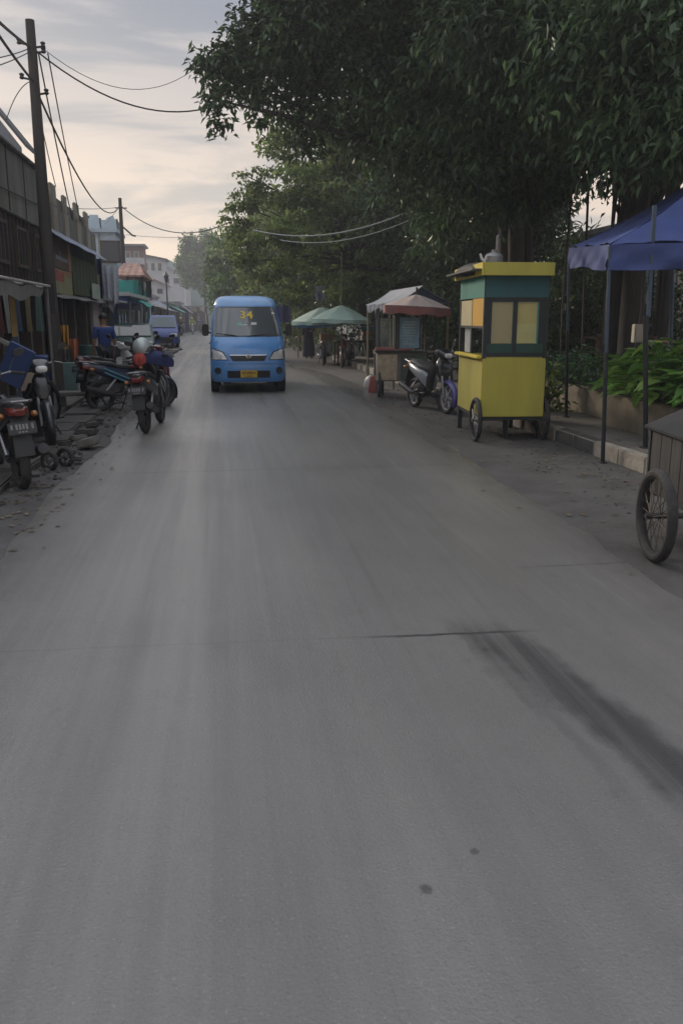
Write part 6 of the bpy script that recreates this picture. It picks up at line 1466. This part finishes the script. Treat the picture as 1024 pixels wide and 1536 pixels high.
# T2: dark tree right of it
cl = ell((8.3, 15.2, 7.8), (4.2, 4.0, 4.2), 75, .65, 1.2, 2, .4, 5.4)
for (px, py, Y, k) in ((680, 280, 15.5, .6), (720, 260, 15, .7), (760, 300, 15.5, .6), (810, 280, 15, .6), (700, 200, 14.5, .9), (780, 190, 14, 1.0), (860, 230, 14.5, .7), (650, 150, 15, .9), (720, 100, 14, 1.0), (660, 330, 16.5, .5), (720, 330, 16.5, .45), (620, 290, 17, .6), (930, 270, 15, .5)):
    cl.append((np.array(at(px, py, Y)), (k, k, k)))
tree('mango_tree', 'dark leafy tree with twin leaning trunks behind the yellow stall', (6.15, 16.9, 0), (5.75, 16.4, 3.4), cl, 1050, .18, .068, .45, LF1, 12, .2, 34)
o = MB().tube([(6.45, 17.1, 0), (6.25, 16.9, 1.8), (5.95, 16.5, 3.9)], [.2, .16, .12], 10).build('side_trunk', BARK, None); o.parent = bpy.data.objects['mango_tree.001']; o.location = -Vector((6.15, 16.9, 0))
# T3: tree with thick root hung trunks behind the canopy
cl = ell((9.0, 12.3, 7.6), (3.9, 3.6, 3.6), 75, .6, 1.1, 3, .4, 5.4)
for (px, py, Y, k) in ((930, 190, 10.5, .55), (900, 230, 11, .5), (960, 230, 10.5, .5), (1000, 150, 10, .6), (900, 160, 11.2, .6), (960, 100, 10.5, .8), (850, 150, 11.8, .7), (1010, 230, 10.2, .45), (880, 90, 11, .9), (1030, 60, 10, .9), (960, 20, 10.5, 1.0), (820, 50, 12, 1.0), (760, 30, 12.5, 1.0), (700, 40, 13, .9), (1050, 180, 9.8, .6)):
    cl.append((np.array(at(px, py, Y)), (k, k, k)))
tree('banyan_tree', 'dark tree with thick root hung trunk behind the blue canopy', (7.25, 15.0, 0), (7.2, 14.6, 3.6), cl, 1100, .18, .058, .7, LF1, 13, .23, 36, None, 'tree', 12)
def trunk_only(label, pts, rad):
    o = MB().tube(pts, rad, 12).build('trunk', BARK, None); r = thing('forked_tree', label, 'tree', pts[0]); o.parent = r; o.location = -Vector(pts[0]); return r
cl = ell((9.5, 16.5, 7.6), (2.2, 2.2, 2.0), 30, .7, 1.2, 31, .3, 4.0)
t_ = tree('forked_tree', 'tree with a curved pale brown trunk behind the planter plants', (7.3, 14.4, 0), (7.15, 14.2, 2.9), cl, 420, .26, .075, .6, LF1, 33, .24, 14)
cl = ell((10.5, 13.6, 7.4), (2.2, 2.0, 2.0), 30, .7, 1.2, 32, .3, 4.0)
tree('forked_tree', 'straight dark tree trunk at the right, nearest the pale grey building', (7.95, 14.6, 0), (7.9, 14.5, 4.0), cl, 420, .26, .075, .6, LF1, 34, .16, 14)
bx_ = thing('metal_box', 'pale metal box fixed to a trunk behind the leafy planter', 'box', Vector(at(957, 500, 13.4))); MB().box(-.10, .10, -.06, .06, -.15, .15).build('box_body', M('pale_box', (.40, .36, .30), .6, .1, .15, 5), bx_, bevel=.01); MB().box(-.085, .085, -.068, -.061, -.13, .13).build('door', bpy.data.materials['pale_box'], bx_, bevel=.003)
# layered tree leaning over the road farther up
cl = []
rr = random.Random(5)
for tier, (z, rad) in enumerate(((2.6, 3.4), (3.5, 4.0), (4.3, 3.9), (5.1, 3.5), (5.9, 3.2), (6.7, 2.8), (7.4, 2.2), (8.0, 1.4))):
    for i in range(int(7 * rad)):
        a = rr.uniform(0, 6.28); q = rad * rr.random() ** .55; k = rr.uniform(.4, .75)
        cl.append((np.array((4.4 + q * math.cos(a), 30 + q * math.sin(a), z + .12 * q * math.sin(a * 2) + rr.uniform(-.2, .2) + .02 * q * q)), (k, k, k * .5)))
for (px, py, Y, k) in ((345, 313, 30, .35), (375, 312, 30, .5), (335, 330, 30, .3), (365, 335, 30, .5), (400, 262, 30, .5), (366, 262, 30, .3), (430, 235, 30, .6), (415, 205, 30, .4), (395, 212, 30, .3), (385, 290, 30, .5), (420, 300, 30, .6), (352, 292, 30, .25), (345, 345, 30, .4), (370, 360, 30, .5), (450, 190, 30, .6), (470, 170, 30, .6)):
    cl.append((np.array(at(px, py, Y)), (k, k, k * .55)))
tree('almond_tree', 'mid green tree with flat layered branches leaning over the road beyond the parasols', (5.6, 31.5, 0), (5.0, 30.6, 3.4), cl, 800, .19, .10, .05, LF2, 21, .22, 50)
# row of roadside trees receding
def ordinary(label, x, y, z, rx, rz, mat, seed, n=46, dens=330, L_=.3, W_=.14, tr=.18, zmin=1.6, group='roadside trees farther up the road'):
    cl = ell((x, y, z), (rx, rx, rz), n, rx * .26, rx * .42, seed, .35, zmin)
    return tree('roadside_tree', label, (x + .6, y + .4, 0), (x + .3, y + .2, max(1.6, z - rz * .6)), cl, dens, L_, W_, .25, mat, seed, tr, 16, group)
q = at(302, 395, 140); ordinary('far blue green tree standing apart at the end of the road', q.x, 142, 10.2, 3.6, 5.2, LF3, 41, 50, 150, .55, .28, .25, 4.6, None)
q = at(352, 420, 66); ordinary('tree just left above the minibus roof with a thin trunk', q.x + .3, 66, 4.6, 2.6, 3.2, LF3, 42, 44, 260, .34, .17, .14, 1.6)
q = at(395, 420, 54); ordinary('olive tree behind the minibus roof', q.x + .4, 54, 4.6, 2.9, 3.3, LF2, 43, 48, 280, .32, .15, .16, 1.2)
q = at(425, 420, 44); ordinary('olive tree right of the minibus roof, before the parasols', q.x + .7, 44, 4.2, 2.9, 3.2, LF2, 44, 48, 300, .3, .14, .16, 1.0)
q = at(330, 440, 98); ordinary('small far tree right of the road above the minibus roof', q.x + 3.6, 98, 4.4, 2.9, 3.2, LF3, 45, 40, 220, .4, .2, .14, 1.0)
ordinary('tree behind the pale blue hanging sheet', 6.6, 36.5, 4.6, 3.2, 3.6, LF4, 46, 54, 320, .28, .12, .2, .8)
ordinary('dark tree behind the gabled tarpaulin shelter', 7.4, 27, 4.4, 3.0, 3.6, LF4, 47, 56, 360, .26, .11, .2, .7)
ordinary('dark tree in the gap left of the yellow stall', 7.2, 22.5, 4.2, 2.2, 3.4, LF4, 48, 56, 380, .25, .10, .2, .7)
ordinary('green tree in the gap right of the yellow stall', 10.4, 24.5, 1.7, 2.3, 1.4, LF2, 49, 44, 340, .25, .10, .2, .5)
ordinary('tall dark tree filling the background above the shelter', 7.6, 31, 7.5, 4.0, 4.5, LF4, 50, 70, 300, .32, .14, .25, 2.0)
ordinary('far tree closing the background behind the almond tree', 8.0, 44, 6.5, 4.2, 5.0, LF3, 53, 60, 240, .36, .17, .22, .8)
ordinary('farther tree closing the background up the road', 7.0, 58, 6.0, 4.0, 4.8, LF3, 54, 56, 220, .38, .18, .22, .8)
# shrubs and bamboo like growth behind the stalls
def shrub(label, x, y, rad, h, mat, seed, L_=.2, W_=.07, dens=420, group=None):
    cl = ell((x, y, h * .5), (rad, rad, h * .5), 16, rad * .3, rad * .5, seed, .3, .15)
    return tree('shrub', label, (x, y, 0), (x, y, h * .4), cl, dens, L_, W_, .3, mat, seed, .05, 10, group, 'shrub')
i = 0
for (x, y, rad, h, mat) in ((6.2, 18.8, 1.1, 2.6, LF4), (6.7, 21.3, 1.3, 3.0, LF4), (6.4, 24, 1.3, 3.0, LF4), (6.3, 26.8, 1.2, 2.8, LF4), (6.0, 33.2, 1.2, 2.6, LF4), (7.4, 17.6, 1.3, 3.2, LF4), (8.4, 19.0, 1.5, 3.4, LF4), (8.6, 16.8, 1.2, 2.4, LF4), (9.6, 17.6, 1.4, 2.8, LF4)):
    shrub('dark tall shrub of the thicket behind the roadside stalls', x, y, rad, h, mat, 300 + i, group='dark shrubs of the thicket behind the stalls'); i += 1
for (x, y, rad, h) in ((4.3, 39.5, 1.0, 2.6), (4.0, 43, 1.0, 2.4), (3.6, 48, 1.1, 2.6), (4.6, 36.6, .8, 1.9)):
    shrub('yellow green bush at the verge right of the minibus', x, y, rad, h, LF5, 330 + i, .2, .09, 380, 'yellow green bushes at the verge'); i += 1
shrub('low green bush between the purple scooter and the yellow stall', 5.3, 15.9, .6, 1.15, LF2, 350, .16, .07, 520)
shrub('low leafy bush at the right foot of the yellow stall', 5.0, 12.6, .38, .95, LF2, 351, .17, .06, 560)
